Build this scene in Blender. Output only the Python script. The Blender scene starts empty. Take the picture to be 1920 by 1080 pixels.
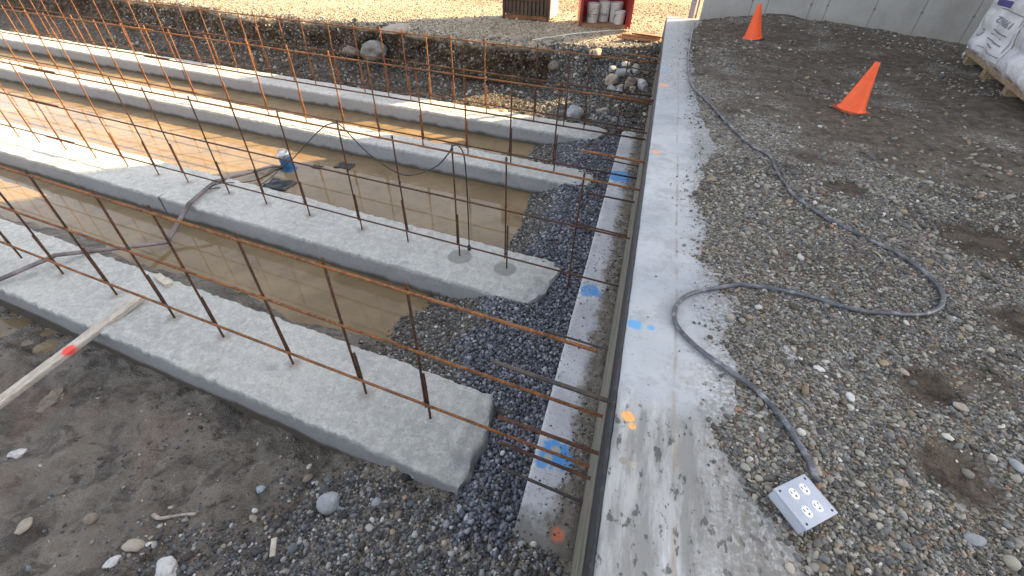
import bpy, bmesh, math, random
import numpy as np
from mathutils import Vector, Matrix
random.seed(7)
RNG = np.random.default_rng(11)
SC = bpy.context.scene
COL = SC.collection
R = math.radians

# ------------------------------------------------------------------ camera, sky, sun, exposure
cd = bpy.data.cameras.new("camera"); cam = bpy.data.objects.new("camera", cd); COL.objects.link(cam)
CR = Vector((0.95999157, 0.27923209, 0.02110992)); CU = Vector((-0.19498113, 0.61242154, 0.76610849)); CF = Vector((-0.20099391, 0.73957373, -0.6423645))
cam.matrix_world = Matrix(((CR.x, CU.x, -CF.x, 0), (CR.y, CU.y, -CF.y, 0), (CR.z, CU.z, -CF.z, 2.6), (0, 0, 0, 1)))
cd.sensor_width = 36; cd.lens = 832.34 / 1920 * 36; cd.clip_start = 0.05; cd.clip_end = 2000
SC.camera = cam
SUN_EL = 32.5; SUN_DIR = Vector((0.780, 0.626, 0)).normalized()
w = bpy.data.worlds.new("World"); SC.world = w; w.use_nodes = True
wn = w.node_tree.nodes; sky = wn.new("ShaderNodeTexSky"); sky.sky_type = 'NISHITA'; sky.sun_disc = False
sky.sun_elevation = R(SUN_EL); sky.sun_rotation = math.atan2(SUN_DIR.x, SUN_DIR.y); sky.air_density = 1.0; sky.dust_density = 2.5
bg = wn["Background"]; bg.inputs[1].default_value = 0.085
hsv = wn.new("ShaderNodeHueSaturation"); hsv.inputs['Saturation'].default_value = 0.42      # thin high haze: a paler sky
w.node_tree.links.new(sky.outputs[0], hsv.inputs['Color']); w.node_tree.links.new(hsv.outputs[0], bg.inputs[0])
ld = bpy.data.lights.new("sun", 'SUN'); ld.energy = 3.1; ld.angle = R(0.5); ld.color = (1.0, 0.71, 0.34)
sun = bpy.data.objects.new("sun", ld); COL.objects.link(sun)
d = -(SUN_DIR * math.cos(R(SUN_EL)) + Vector((0, 0, math.sin(R(SUN_EL)))))
sun.rotation_euler = d.to_track_quat('-Z', 'Y').to_euler(); sun.location = (8, 8, 12)
SC.view_settings.view_transform = 'Standard'; SC.view_settings.look = 'None'; SC.view_settings.gamma = 1
SC.view_settings.exposure = 2.50
SC.render.engine = 'CYCLES'
SC.cycles.max_bounces = 6

# ------------------------------------------------------------------ numpy noise
def _h(ix, iy, iz, s):
    n = (ix * 374761393 + iy * 668265263 + iz * 2147483647 + s * 974634777) & 0xFFFFFFFF
    n = ((n ^ (n >> 13)) * 1274126177) & 0xFFFFFFFF
    n = ((n ^ (n >> 16)) * 2246822519) & 0xFFFFFFFF
    return ((n ^ (n >> 15)) & 0xFFFFFF) / float(0xFFFFFF)
def noise(x, y, z=0.0, s=0):
    x = np.asarray(x, float); y = np.asarray(y, float); z = np.broadcast_to(np.asarray(z, float), np.broadcast(x, y).shape)
    fx, fy, fz = np.floor(x), np.floor(y), np.floor(z)
    ix, iy, iz = fx.astype(np.int64), fy.astype(np.int64), fz.astype(np.int64)
    tx, ty, tz = x - fx, y - fy, z - fz
    tx, ty, tz = [t * t * t * (t * (t * 6 - 15) + 10) for t in (tx, ty, tz)]
    r = 0
    for a in (0, 1):
        for b in (0, 1):
            for c in (0, 1):
                r = r + _h(ix + a, iy + b, iz + c, s) * (tx if a else 1 - tx) * (ty if b else 1 - ty) * (tz if c else 1 - tz)
    return r * 2 - 1
def fbm(x, y, z=0.0, o=4, s=0):
    x = np.asarray(x, float); y = np.asarray(y, float); z = np.asarray(z, float)
    r = 0; a = 1.0; t = 0
    for i in range(o):
        r = r + a * noise(x, y, z, s + i); t += a; a *= 0.5; x = x * 2.03 + 3.1; y = y * 2.03 + 1.7; z = z * 2.03 + 5.3
    return r / t
def sstep(x, a, b):
    t = np.clip((np.asarray(x, float) - a) / (b - a), 0, 1); return t * t * (3 - 2 * t)
def tab(x, pts):
    return np.interp(x, [p[0] for p in pts], [p[1] for p in pts])

# ------------------------------------------------------------------ object helpers
def props(o, label=None, cat=None, group=None, kind=None):
    if label: o['label'] = label
    if cat: o['category'] = cat
    if group: o['group'] = group
    if kind: o['kind'] = kind
    return o
def empty(name, loc=(0, 0, 0), rz=0.0, label=None, cat=None, group=None):
    o = bpy.data.objects.new(name, None); COL.objects.link(o); o.location = loc; o.rotation_euler = (0, 0, rz)
    o.empty_display_size = 0.1
    return props(o, label, cat, group)
def link_mesh(name, me, mat, parent=None, smooth=False):
    o = bpy.data.objects.new(name, me); COL.objects.link(o)
    if mat: me.materials.append(mat)
    if smooth: me.polygons.foreach_set('use_smooth', [True] * len(me.polygons))
    if parent: o.parent = parent
    return o
def np_mesh(name, V, F, mat, parent=None, smooth=False):
    """V (n,3), F (m,k) arrays -> one mesh object"""
    V = np.ascontiguousarray(V, dtype=np.float32); F = np.ascontiguousarray(F, dtype=np.int32)
    me = bpy.data.meshes.new(name); k = F.shape[1]
    me.vertices.add(len(V)); me.vertices.foreach_set('co', V.ravel())
    me.loops.add(F.size); me.loops.foreach_set('vertex_index', F.ravel())
    me.polygons.add(len(F)); me.polygons.foreach_set('loop_start', np.arange(0, F.size, k, dtype=np.int32))
    me.polygons.foreach_set('loop_total', np.full(len(F), k, dtype=np.int32))
    me.update(calc_edges=True); me.validate()
    return link_mesh(name, me, mat, parent, smooth)
def py_mesh(name, V, F, mat, parent=None, smooth=False):
    me = bpy.data.meshes.new(name); me.from_pydata([tuple(v) for v in V], [], [tuple(f) for f in F]); me.update()
    return link_mesh(name, me, mat, parent, smooth)
def grid_faces(nr, nc):
    i = np.arange(nr - 1)[:, None] * nc + np.arange(nc - 1)[None, :]
    return np.stack([i, i + 1, i + nc + 1, i + nc], -1).reshape(-1, 4)
class MB:
    """collects shapes into one mesh"""
    def __init__(s): s.V = []; s.F = []
    def add(s, V, F):
        b = len(s.V); s.V += [tuple(v) for v in V]; s.F += [tuple(i + b for i in f) for f in F]; return s
    def box(s, c, size, M=None, bev=0.0):
        bm = bmesh.new(); bmesh.ops.create_cube(bm, size=1)
        for v in bm.verts: v.co = Vector((v.co.x * size[0], v.co.y * size[1], v.co.z * size[2]))
        if bev: bmesh.ops.bevel(bm, geom=bm.edges[:], offset=bev, segments=2, affect='EDGES', profile=0.6)
        bm.verts.index_update(); c = Vector(c)
        V = [(M @ v.co if M else v.co) + c for v in bm.verts]; F = [[v.index for v in f.verts] for f in bm.faces]; bm.free()
        return s.add(V, F)
    def tube(s, pts, r, n=8, cap=True):
        pts = [Vector(p) for p in pts]; rr = r if hasattr(r, '__len__') else [r] * len(pts)
        V = []; up = None
        for i, p in enumerate(pts):
            t = (pts[min(i + 1, len(pts) - 1)] - pts[max(i - 1, 0)]).normalized()
            if up is None: up = t.cross(Vector((0, 0, 1)) if abs(t.z) < .9 else Vector((1, 0, 0))).normalized()
            a = (up - t * up.dot(t)).normalized(); b = t.cross(a); up = a
            for k in range(n):
                g = 2 * math.pi * k / n; V.append(p + (a * math.cos(g) + b * math.sin(g)) * rr[i])
        F = []
        for i in range(len(pts) - 1):
            for k in range(n):
                k2 = (k + 1) % n; F.append((i * n + k, i * n + k2, (i + 1) * n + k2, (i + 1) * n + k))
        if cap: F.append(tuple(range(n))[::-1]); F.append(tuple(range((len(pts) - 1) * n, len(pts) * n)))
        return s.add(V, F)
    def lathe(s, prof, n=24, c=(0, 0, 0), M=None):
        V = []; c = Vector(c)
        for r, z in prof:
            for k in range(n):
                g = 2 * math.pi * k / n; v = Vector((r * math.cos(g), r * math.sin(g), z)); V.append((M @ v if M else v) + c)
        F = []
        for i in range(len(prof) - 1):
            for k in range(n):
                k2 = (k + 1) % n; F.append((i * n + k, i * n + k2, (i + 1) * n + k2, (i + 1) * n + k))
        return s.add(V, F)
    def build(s, name, mat, parent=None, smooth=False): return py_mesh(name, s.V, s.F, mat, parent, smooth)
def auto_smooth(o, ang=35):
    o.data.polygons.foreach_set('use_smooth', [True] * len(o.data.polygons))
    try: o.data.set_sharp_from_angle(angle=R(ang))
    except Exception: pass
    return o

# ------------------------------------------------------------------ material helpers
class N:
    def __init__(s, name):
        s.m = bpy.data.materials.new(name); s.m.use_nodes = True; s.t = s.m.node_tree; s.b = s.t.nodes["Principled BSDF"]
        s._pos = None
    def new(s, t): return s.t.nodes.new(t)
    def put(s, sock, v):
        if v is None: return
        if isinstance(v, bpy.types.NodeSocket): s.t.links.new(v, sock)
        elif isinstance(v, tuple) and len(v) == 3 and sock.type == 'RGBA': sock.default_value = v + (1,)
        else: sock.default_value = v
    @property
    def pos(s):
        if s._pos is None: s._pos = s.new("ShaderNodeNewGeometry").outputs['Position']
        return s._pos
    def sep(s, v=None):
        n = s.new("ShaderNodeSeparateXYZ"); s.put(n.inputs[0], v or s.pos); return n.outputs
    def math(s, op, a, b=None, c=None, clamp=False):
        n = s.new("ShaderNodeMath"); n.operation = op; n.use_clamp = clamp
        for i, v in enumerate((a, b, c)): s.put(n.inputs[i], v)
        return n.outputs[0]
    def noise(s, scale, detail=4, rough=.55, v=None, dist=0.0, stretch=None):
        n = s.new("ShaderNodeTexNoise"); n.inputs['Scale'].default_value = scale; n.inputs['Detail'].default_value = detail
        n.inputs['Roughness'].default_value = rough; n.inputs['Distortion'].default_value = dist
        v = v or s.pos
        if stretch:
            m = s.new("ShaderNodeMapping"); s.put(m.inputs[0], v); m.inputs['Scale'].default_value = stretch; v = m.outputs[0]
        s.put(n.inputs['Vector'], v); return n.outputs[0]
    def voro(s, scale, feature='F1', v=None, out='Distance', rnd=1.0):
        n = s.new("ShaderNodeTexVoronoi"); n.feature = feature; n.inputs['Scale'].default_value = scale; n.inputs['Randomness'].default_value = rnd
        s.put(n.inputs['Vector'], v or s.pos); return n.outputs[out]
    def ramp(s, f, stops, interp='LINEAR'):
        n = s.new("ShaderNodeValToRGB"); n.color_ramp.interpolation = interp; e = n.color_ramp.elements
        while len(e) < len(stops): e.new(0.5)
        for i, (p, c) in enumerate(stops):
            e[i].position = p; e[i].color = (c if isinstance(c, tuple) else (c, c, c)) + (1,)
        s.put(n.inputs[0], f); return n.outputs[0]
    def rng(s, f, a, b, c=0.0, d_=1.0, smooth=True):
        n = s.new("ShaderNodeMapRange"); n.interpolation_type = 'SMOOTHSTEP' if smooth else 'LINEAR'
        for i, v in enumerate((f, a, b, c, d_)): s.put(n.inputs[i], v)
        return n.outputs[0]
    def mix(s, f, a, b, mode='MIX'):
        n = s.new("ShaderNodeMix"); n.data_type = 'RGBA'; n.blend_type = mode
        s.put(n.inputs[0], f); s.put(n.inputs[6], a); s.put(n.inputs[7], b); return n.outputs[2]
    def spot(s, c, r, soft=.35, wob=.5, ws=9.0, sq=(1, 1, 1)):
        """worn-edged patch round the world point c"""
        v = s.new("ShaderNodeVectorMath"); v.operation = 'SUBTRACT'; s.put(v.inputs[0], s.pos); v.inputs[1].default_value = c
        q = s.new("ShaderNodeVectorMath"); q.operation = 'MULTIPLY'; s.put(q.inputs[0], v.outputs[0]); q.inputs[1].default_value = sq
        l = s.new("ShaderNodeVectorMath"); l.operation = 'LENGTH'; s.put(l.inputs[0], q.outputs[0])
        x = s.math('DIVIDE', l.outputs['Value'], r)
        if wob: x = s.math('ADD', x, s.math('MULTIPLY', s.math('SUBTRACT', s.noise(ws, 4, .65), .5), wob * 2))
        return s.rng(x, 1 - soft, 1 + soft, 1.0, 0.0)
    def bump(s, h, strength=.4, dist=.01, prev=None):
        n = s.new("ShaderNodeBump"); n.inputs['Strength'].default_value = strength; n.inputs['Distance'].default_value = dist
        s.put(n.inputs['Height'], h)
        if prev: s.put(n.inputs['Normal'], prev)
        return n.outputs[0]
    def out(s, color=None, rough=.8, normal=None, metal=None, spec=None, **kw):
        s.put(s.b.inputs['Base Color'], color); s.put(s.b.inputs['Roughness'], rough)
        if normal: s.put(s.b.inputs['Normal'], normal)
        s.put(s.b.inputs['Metallic'], metal); s.put(s.b.inputs['Specular IOR Level'], spec)
        for k, v in kw.items(): s.put(s.b.inputs[k], v)
        return s.m

def mat_footing():
    n = N("footing_concrete"); z = n.sep()[2]
    a = n.noise(1.1, 5, .6); c = n.noise(14, 5, .7); f = n.noise(85, 4, .7); sp = n.noise(26, 3, .5)
    col = n.mix(n.rng(a, .3, .72), (.52, .51, .475), (.68, .66, .60))
    col = n.mix(n.math('MULTIPLY', n.rng(c, .46, .58), .55), col, (.78, .76, .70))
    col = n.mix(n.math('MULTIPLY', n.rng(n.noise(40, 5, .75), .49, .60), .34), col, (.36, .35, .32))
    col = n.mix(n.math('MULTIPLY', n.rng(n.noise(3.1, 6, .7), .56, .74), .4), col, (.30, .275, .235))
    col = n.mix(n.math('MULTIPLY', n.rng(f, .55, .66), .5), col, (.30, .29, .26))
    col = n.mix(n.math('MULTIPLY', n.rng(n.noise(6.5, 5, .7), .55, .7), .5), col, (.33, .335, .34))
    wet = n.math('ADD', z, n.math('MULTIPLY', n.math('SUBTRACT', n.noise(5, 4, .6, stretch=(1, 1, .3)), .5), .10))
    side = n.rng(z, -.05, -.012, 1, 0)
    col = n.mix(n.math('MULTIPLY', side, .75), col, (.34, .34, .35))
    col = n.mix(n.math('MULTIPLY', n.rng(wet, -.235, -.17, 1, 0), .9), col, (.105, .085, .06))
    for (x, y, r) in ((-1.44, 3.30, .12), (-.96, 3.25, .11)):
        col = n.mix(n.math('MULTIPLY', n.spot((x, y, 0), r, .12, .12, 8), .62), col, (.23, .215, .19))
    for (x, y) in DAMP:
        col = n.mix(n.math('MULTIPLY', n.spot((x, y, 0), .055, .6, .5, 14), .45), col, (.27, .20, .14))
    for (x, y) in ((-13.4, 8.06), (-9.374, 7.70), (-9.30, 5.90), (-5.219, 3.285)):
        col = n.mix(n.math('MULTIPLY', n.spot((x, y, -.12), .16, .2, .25, 16, (8, 1, 1)), .8), col, (.09, .085, .08))
    pit = n.rng(n.voro(60), .02, .22, 0, 1)
    b = n.bump(n.math('ADD', n.math('MULTIPLY', c, 1.0), n.math('MULTIPLY', f, .9)), 1.0, .024)
    b = n.bump(pit, .4, .006, b)
    return n.out(col, .93, b, spec=.25)

def mat_wall():
    n = N("wall_concrete"); x, y, z = n.sep()
    a = n.noise(1.6, 5, .6); c = n.noise(11, 6, .72); st = n.noise(7, 5, .7, stretch=(2.2, .45, 1))
    rough_zone = n.rng(n.math('ADD', y, n.math('MULTIPLY', n.math('SUBTRACT', c, .5), .22)), .98, 1.10, 1, 0)
    blot = n.noise(4.2, 6, .72)
    far_zone = n.rng(n.math('ADD', y, n.math('MULTIPLY', n.math('SUBTRACT', c, .5), .8)), 4.3, 5.2)
    col = n.mix(n.rng(a, .3, .7), (.345, .365, .385), (.50, .505, .50))
    col = n.mix(n.math('MULTIPLY', n.rng(c, .48, .72), .6), col, (.33, .315, .28))
    col = n.mix(n.math('MULTIPLY', n.rng(blot, .50, .62), .55), col, (.29, .295, .30))
    rc = n.mix(n.rng(st, .40, .62), (.235, .228, .212), (.385, .378, .36))
    pits = n.rng(n.noise(38, 3, .6, stretch=(1, .6, 1)), .32, .41, 1, 0)
    rc = n.mix(n.math('MULTIPLY', pits, .85), rc, (.08, .08, .075))
    rc = n.mix(n.math('MULTIPLY', n.rng(st, .62, .70), .6), rc, (.60, .60, .60))
    col = n.mix(rough_zone, col, rc)
    col = n.mix(n.math('MULTIPLY', far_zone, .55), col, n.mix(n.rng(n.noise(30, 3, .7), .35, .6), (.17, .165, .155), (.42, .42, .41)))
    # long scratch and soil creeping in from the gravel side
    line = n.rng(n.math('ABSOLUTE', n.math('ADD', n.math('SUBTRACT', x, .315), n.math('MULTIPLY', n.math('SUBTRACT', n.noise(2.2, 3), .5), .03))), .002, .010, 1, 0)
    col = n.mix(n.math('MULTIPLY', n.math('MULTIPLY', line, n.rng(n.noise(5, 3), .38, .55)), .6), col, (.30, .235, .17))
    soil = n.rng(n.math('ADD', x, n.math('MULTIPLY', n.math('SUBTRACT', n.noise(8, 6, .72), .5), .42)), .33, .50)
    col = n.mix(n.math('MULTIPLY', n.math('MULTIPLY', soil, n.rng(n.noise(60, 3, .7), .36, .58)), .75), col, (.17, .15, .125))
    specks = n.rng(n.noise(70, 2, .6), .66, .72)
    col = n.mix(n.math('MULTIPLY', specks, .6), col, (.12, .11, .10))
    for c_, r, k, cc in (((.150, 1.425, 1.3), .030, .85, (.10, .34, .62)), ((.215, 1.425, 1.3), .017, .7, (.10, .34, .62)), ((.162, .964, 1.3), .022, .95, (.85, .42, .13)), ((.178, .93, 1.3), .013, .9, (.85, .42, .13)),
                         ((.176, 5.078, 1.3), .06, .7, (.80, .38, .20)), ((.164, 3.301, 1.3), .035, .75, (.78, .40, .20)), ((.15, 5.75, 1.3), .09, .35, (.20, .38, .62)),
                         ((.160, .795, 1.3), .012, .7, (.24, .20, .14)), ((.192, .79, 1.3), .011, .6, (.42, .36, .24))):
        col = n.mix(n.math('MULTIPLY', n.spot(c_, r, .25, .45, 28), k), col, cc)
    # vertical face: stained, streaked along the wall
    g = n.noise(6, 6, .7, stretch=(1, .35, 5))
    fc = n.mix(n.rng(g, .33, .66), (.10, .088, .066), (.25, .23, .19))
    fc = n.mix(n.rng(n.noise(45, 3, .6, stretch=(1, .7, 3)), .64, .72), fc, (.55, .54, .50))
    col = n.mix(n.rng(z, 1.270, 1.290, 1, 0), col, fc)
    b = n.bump(n.math('ADD', n.math('MULTIPLY', n.math('ADD', n.math('MULTIPLY', st, 1.6), n.math('MULTIPLY', pits, -1.0)), rough_zone), n.math('MULTIPLY', c, .5)), .7, .008)
    b = n.bump(n.noise(120, 3, .7), .25, .003, b)
    return n.out(col, n.rng(a, .3, .7, .6, .9), b, spec=.3)

def mat_ledge():
    n = N("ledge_concrete"); x, y, z = n.sep()
    c = n.noise(13, 6, .7); sp = n.noise(42, 3, .6)
    col = n.mix(n.rng(n.noise(3, 5, .6), .3, .7), (.44, .44, .45), (.60, .595, .60))
    col = n.mix(n.math('MULTIPLY', n.rng(sp, .56, .66), .55), col, (.20, .20, .21))
    soil = n.rng(n.math('ADD', x, n.math('MULTIPLY', n.math('SUBTRACT', n.noise(6, 6, .72), .5), .34)), -.075, .03)
    col = n.mix(n.math('MULTIPLY', soil, .93), col, n.mix(n.rng(c, .35, .65), (.10, .082, .06), (.24, .205, .155)))
    low = n.rng(n.math('ADD', y, n.math('MULTIPLY', n.math('SUBTRACT', c, .5), .35)), 1.02, 1.20, 1, 0)
    col = n.mix(n.math('MULTIPLY', low, .8), col, (.17, .15, .12))
    for c_, r, k in (((-.10, 1.515, 0), .095, .9), ((-.03, 1.47, 0), .055, .75), ((-.16, 1.43, 0), .04, .8), ((-.132, 3.17, 0), .085, .75), ((-.06, 3.15, 0), .05, .6), ((-.114, 5.629, 0), .17, .8)):
        col = n.mix(n.math('MULTIPLY', n.spot(c_, r, .16, .75, 17), k), col, (.075, .30, .66))
    for c_, r in (((-.10, 1.535, 0), .03), ((-.135, 1.47, 0), .028)):
        col = n.mix(n.spot(c_, r, .2, .5, 25), col, (.42, .40, .36))
    col = n.mix(n.math('MULTIPLY', n.spot((.013, 1.045, 0), .035, .5, .6, 30), .75), col, (.70, .20, .10))
    b = n.bump(n.math('ADD', c, n.math('MULTIPLY', sp, .5)), .5, .008)
    return n.out(col, .9, b, spec=.25)

def mat_ground():
    """wet mud of the dig, brown cut bank, dry tan gravel beyond; the mix is a painted attribute of the sheet"""
    n = N("earth"); at = n.new("ShaderNodeAttribute"); at.attribute_name = "soil"; s = n.sep(at.outputs['Color'])
    wx, wy, wz = n.sep()
    a = n.noise(2.2, 5, .6); c = n.noise(9, 6, .7); f = n.noise(48, 5, .7)
    mud = n.mix(n.rng(a, .32, .68), (.112, .094, .074), (.205, .176, .142))
    mud = n.mix(n.math('MULTIPLY', n.rng(c, .48, .72), .65), mud, (.24, .21, .172))
    mud = n.mix(n.math('MULTIPLY', n.rng(n.noise(5, 5, .65, dist=.6), .50, .62), .7), mud, (.048, .040, .033))
    mud = n.mix(n.math('MULTIPLY', n.rng(n.noise(1.7, 4, .6), .56, .68), .5), mud, (.20, .135, .105))
    bank = n.mix(n.rng(c, .34, .68), (.026, .016, .008), (.088, .057, .030))
    st = n.voro(24, out='Color'); stf = n.sep(st)[0]
    bank = n.mix(n.math('MULTIPLY', n.rng(stf, .70, .76), .5), bank, n.mix(n.sep(st)[1], (.08, .07, .06), (.30, .27, .23)))
    grav = n.mix(n.sep(n.voro(95, out='Color'))[0], (.10, .085, .065), (.34, .30, .24))
    dry = n.mix(n.rng(n.noise(.7, 5, .6), .3, .7), (.30, .235, .15), (.50, .41, .28))
    dry = n.mix(.55, dry, n.mix(n.sep(n.voro(48, out='Color'))[0], (.17, .135, .09), (.52, .44, .32)))
    grass = n.rng(n.math('ADD', wy, n.math('MULTIPLY', n.math('SUBTRACT', n.noise(2.4, 5, .7), .5), 1.8)), 12.2, 12.9)
    dry = n.mix(n.math('MULTIPLY', grass, n.rng(n.noise(18, 5, .75, stretch=(1.6, .6, 1)), .42, .6)), dry, (.17, .10, .04))
    col = n.mix(s[0], mud, bank); col = n.mix(s[1], col, dry); col = n.mix(s[2], col, grav)
    h = n.math('ADD', n.math('ADD', n.math('MULTIPLY', c, 1.0), n.math('MULTIPLY', f, .45)), n.math('MULTIPLY', n.voro(70), .3))
    b = n.bump(h, 1.0, .034)
    b = n.bump(n.noise(170, 3, .7), .35, .004, b)
    wetr = n.rng(n.noise(3.0, 4, .6), .42, .62, .20, .62)
    ro = n.math('MAXIMUM', wetr, n.math('MULTIPLY', n.math('ADD', n.math('ADD', s[0], s[1]), s[2], clamp=True), .9))
    return n.out(col, ro, b, spec=.4)

HOLLOW = (((1.22, 1.42), .10), ((1.17, 1.06), .12), ((1.75, 1.9), .16), ((1.9, 2.6), .25), ((1.35, 3.1), .14))
def mat_yard():
    n = N("yard_soil"); a = n.noise(1.5, 5, .65); c = n.noise(10, 6, .72)
    v1 = n.voro(120, out='Color'); v2 = n.voro(62, out='Color'); s1 = n.sep(v1); s2 = n.sep(v2)
    base = n.mix(n.rng(c, .32, .68), (.050, .038, .026), (.125, .101, .073))
    st = n.mix(s1[0], (.06, .055, .048), (.32, .295, .25))
    st = n.mix(n.rng(s1[1], .8, .9), st, (.30, .22, .14))
    base = n.mix(n.rng(s1[2], .40, .46), base, st)
    base = n.mix(n.rng(s2[2], .72, .76), base, n.mix(s2[0], (.12, .12, .12), (.42, .40, .36)))
    wx, wy, wz = n.sep(); mudp = n.rng(n.math('ADD', n.math('ADD', a, n.math('MULTIPLY', c, .25)), n.math('MULTIPLY', n.rng(n.math('ADD', wx, n.math('MULTIPLY', wy, .35)), 2.0, 3.6), .16)), .62, .76)
    col = n.mix(n.math('MULTIPLY', mudp, .9), base, n.mix(n.rng(c, .4, .6), (.06, .045, .032), (.13, .105, .08)))
    for c_, r_ in HOLLOW:
        col = n.mix(n.math('MULTIPLY', n.spot(c_ + (1.3,), r_, .4, .5, 7), .9), col, n.mix(n.rng(c, .4, .6), (.035, .024, .016), (.10, .075, .052)))
    h = n.math('ADD', n.math('MULTIPLY', n.voro(120), -.5), n.math('ADD', n.math('MULTIPLY', c, .8), n.math('MULTIPLY', n.noise(60, 4, .7), .5)))
    b = n.bump(h, .85, .016)
    return n.out(col, .9, b, spec=.3)

def mat_water():
    n = N("muddy_water")
    a = n.noise(.8, 5, .65, dist=.5); c = n.noise(4.5, 5, .65)
    col = n.mix(n.rng(a, .3, .7), (.185, .130, .070), (.265, .192, .110))
    col = n.mix(n.math('MULTIPLY', n.rng(c, .45, .7), .5), col, (.14, .10, .056))
    b = n.bump(n.noise(5, 2, .5), .012, .02)
    return n.out(col, .035, b, spec=.5, IOR=1.33)

def mat_rust(name, c0, c1, c2, rough=.85, metal=.15):
    n = N(name); a = n.noise(7, 5, .65); f = n.noise(60, 4, .7)
    col = n.mix(n.rng(a, .35, .65), c0, c1); col = n.mix(n.math('MULTIPLY', n.rng(f, .48, .66), .7), col, c2)
    return n.out(col, rough, n.bump(f, .4, .002), metal=metal)

def mat_stones(name, stops, lo=.75, rough=.85, spec=.35):
    n = N(name); g = n.new("ShaderNodeNewGeometry"); r = g.outputs['Random Per Island']
    col = n.ramp(r, stops, 'CONSTANT')
    j = n.math('FRACT', n.math('MULTIPLY', r, 57.3)); k = n.math('ADD', n.math('MULTIPLY', j, 1.45 - lo), lo)
    hs = n.new("ShaderNodeHueSaturation"); n.put(hs.inputs['Value'], k); n.put(hs.inputs['Color'], col); col = hs.outputs[0]
    f = n.noise(70, 4, .7)
    col = n.mix(n.math('MULTIPLY', n.rng(f, .4, .7), .45), col, n.mix(.5, col, (.13, .115, .095)))
    return n.out(col, rough, n.bump(n.noise(160, 3, .7), .3, .002), spec=spec)

def mat_plain(name, col, rough=.6, var=.15, scale=12, dirt=None, dirt_amt=.4, metal=0.0, bump=.1, spec=.5, stretch=None):
    n = N(name); a = n.noise(scale, 5, .65, stretch=stretch)
    dk = tuple(c * (1 - var * 2) for c in col); lt = tuple(min(1, c * (1 + var)) for c in col)
    c = n.mix(n.rng(a, .3, .7), dk, lt)
    if dirt: c = n.mix(n.math('MULTIPLY', n.rng(n.noise(scale * 1.7, 6, .72), .48, .7), dirt_amt), c, dirt)
    return n.out(c, rough, n.bump(a, bump, .004) if bump else None, metal=metal, spec=spec)

def mat_building():
    n = N("cast_wall_concrete"); x, y, z = n.sep()
    a = n.noise(.9, 5, .65); st = n.noise(2.0, 5, .7, stretch=(1.4, 1.4, .35)); f = n.noise(28, 4, .7)
    col = n.mix(n.rng(a, .3, .7), (.27, .26, .24), (.39, .375, .35))
    col = n.mix(n.math('MULTIPLY', n.rng(st, .48, .72), .5), col, (.22, .215, .205))
    col = n.mix(n.math('MULTIPLY', n.rng(f, .55, .72), .25), col, (.5, .49, .47))
    m = None; hole = None
    for sx in (1.40, 1.63, 2.247, 2.475, 3.10, 3.705, 4.335, 4.95, 5.57, 6.2, 6.8):
        l = n.rng(n.math('ABSOLUTE', n.math('SUBTRACT', x, sx)), .004, .013, 1, 0); m = l if m is None else n.math('MAXIMUM', m, l)
    for zz in (1.63, 2.24, 2.85, 3.46):
        for sx in (1.40, 2.247, 2.475, 3.10, 3.705, 4.335, 4.95):
            dx = n.math('SUBTRACT', x, sx); dz = n.math('SUBTRACT', z, zz)
            r = n.math('SQRT', n.math('ADD', n.math('MULTIPLY', dx, dx), n.math('MULTIPLY', dz, dz)))
            l = n.rng(r, .010, .024, 1, 0); hole = l if hole is None else n.math('MAXIMUM', hole, l)
    col = n.mix(n.math('MULTIPLY', m, .55), col, (.15, .145, .14)); col = n.mix(n.math('MULTIPLY', hole, .6), col, (.10, .095, .09))
    damp = n.rng(n.math('ADD', z, n.math('MULTIPLY', n.math('SUBTRACT', n.noise(4, 4), .5), .3)), 1.35, 1.55, 1, 0)
    col = n.mix(n.math('MULTIPLY', damp, .25), col, (.24, .20, .15))
    b = n.bump(n.math('SUBTRACT', n.math('MULTIPLY', f, .3), n.math('MAXIMUM', m, hole)), .5, .01)
    return n.out(col, .88, b, spec=.25)

# ------------------------------------------------------------------ site layout (metres; z = 0 is the top of the strip footings)
SK = R(-6.223); E = Vector((math.cos(SK), math.sin(SK), 0)); NV = Vector((-math.sin(SK), math.cos(SK), 0)); TK = math.tan(SK)
ROW = {1: dict(d=1.412, ff=1.066, fb=1.758), 2: dict(d=3.156, ff=2.764, fb=3.455), 3: dict(d=5.372, ff=5.127, fb=5.585), 4: dict(d=7.070, ff=6.705, fb=7.283)}
h = 2.6
ROW[1]['u'] = [q * h for q in (-.37, -.57, -.82, -1.09, -1.30, -1.57, -1.85, -2.09)] + [-6.02, -6.6]
ROW[2]['u'] = [-.335] + [q * h for q in (-.37, -.56, -.79, -1.01, -1.28, -1.52, -1.74, -2.0, -2.2, -2.42, -2.66)] + [-7.54, -8.12, -8.60, -9.2, -9.75, -10.3, -10.9]
ROW[3]['u'] = [-.42] + [q * h for q in (-.37, -.61, -.86, -1.14, -1.43)] + [-4.36] + [q * h for q in (-1.96, -2.26, -2.57, -2.88, -3.09, -3.32, -3.57, -3.8)] + [-10.65, -11.22, -11.85, -12.5, -13.1, -13.7]
ROW[4]['u'] = [-.31] + [q * h for q in (-.32, -.45, -.65, -.98, -1.22, -1.4, -1.56, -1.74)] + [-5.05, -5.6, -6.2, -6.73, -7.3, -7.7, -8.22, -8.7, -9.24, -10.0, -10.76, -11.3, -11.9, -12.66, -13.25, -13.8, -14.25, -14.7, -15.2]
ROW[2]['u'].remove(-.37 * h); ROW[2]['u'].insert(1, -.366 * h)
ROW[3]['u'].remove(-.42)
def rp(r, u, z=0.0, dv=0.0):
    return Vector((0, ROW[r]['d'] + dv, z)) + E * u
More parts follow.
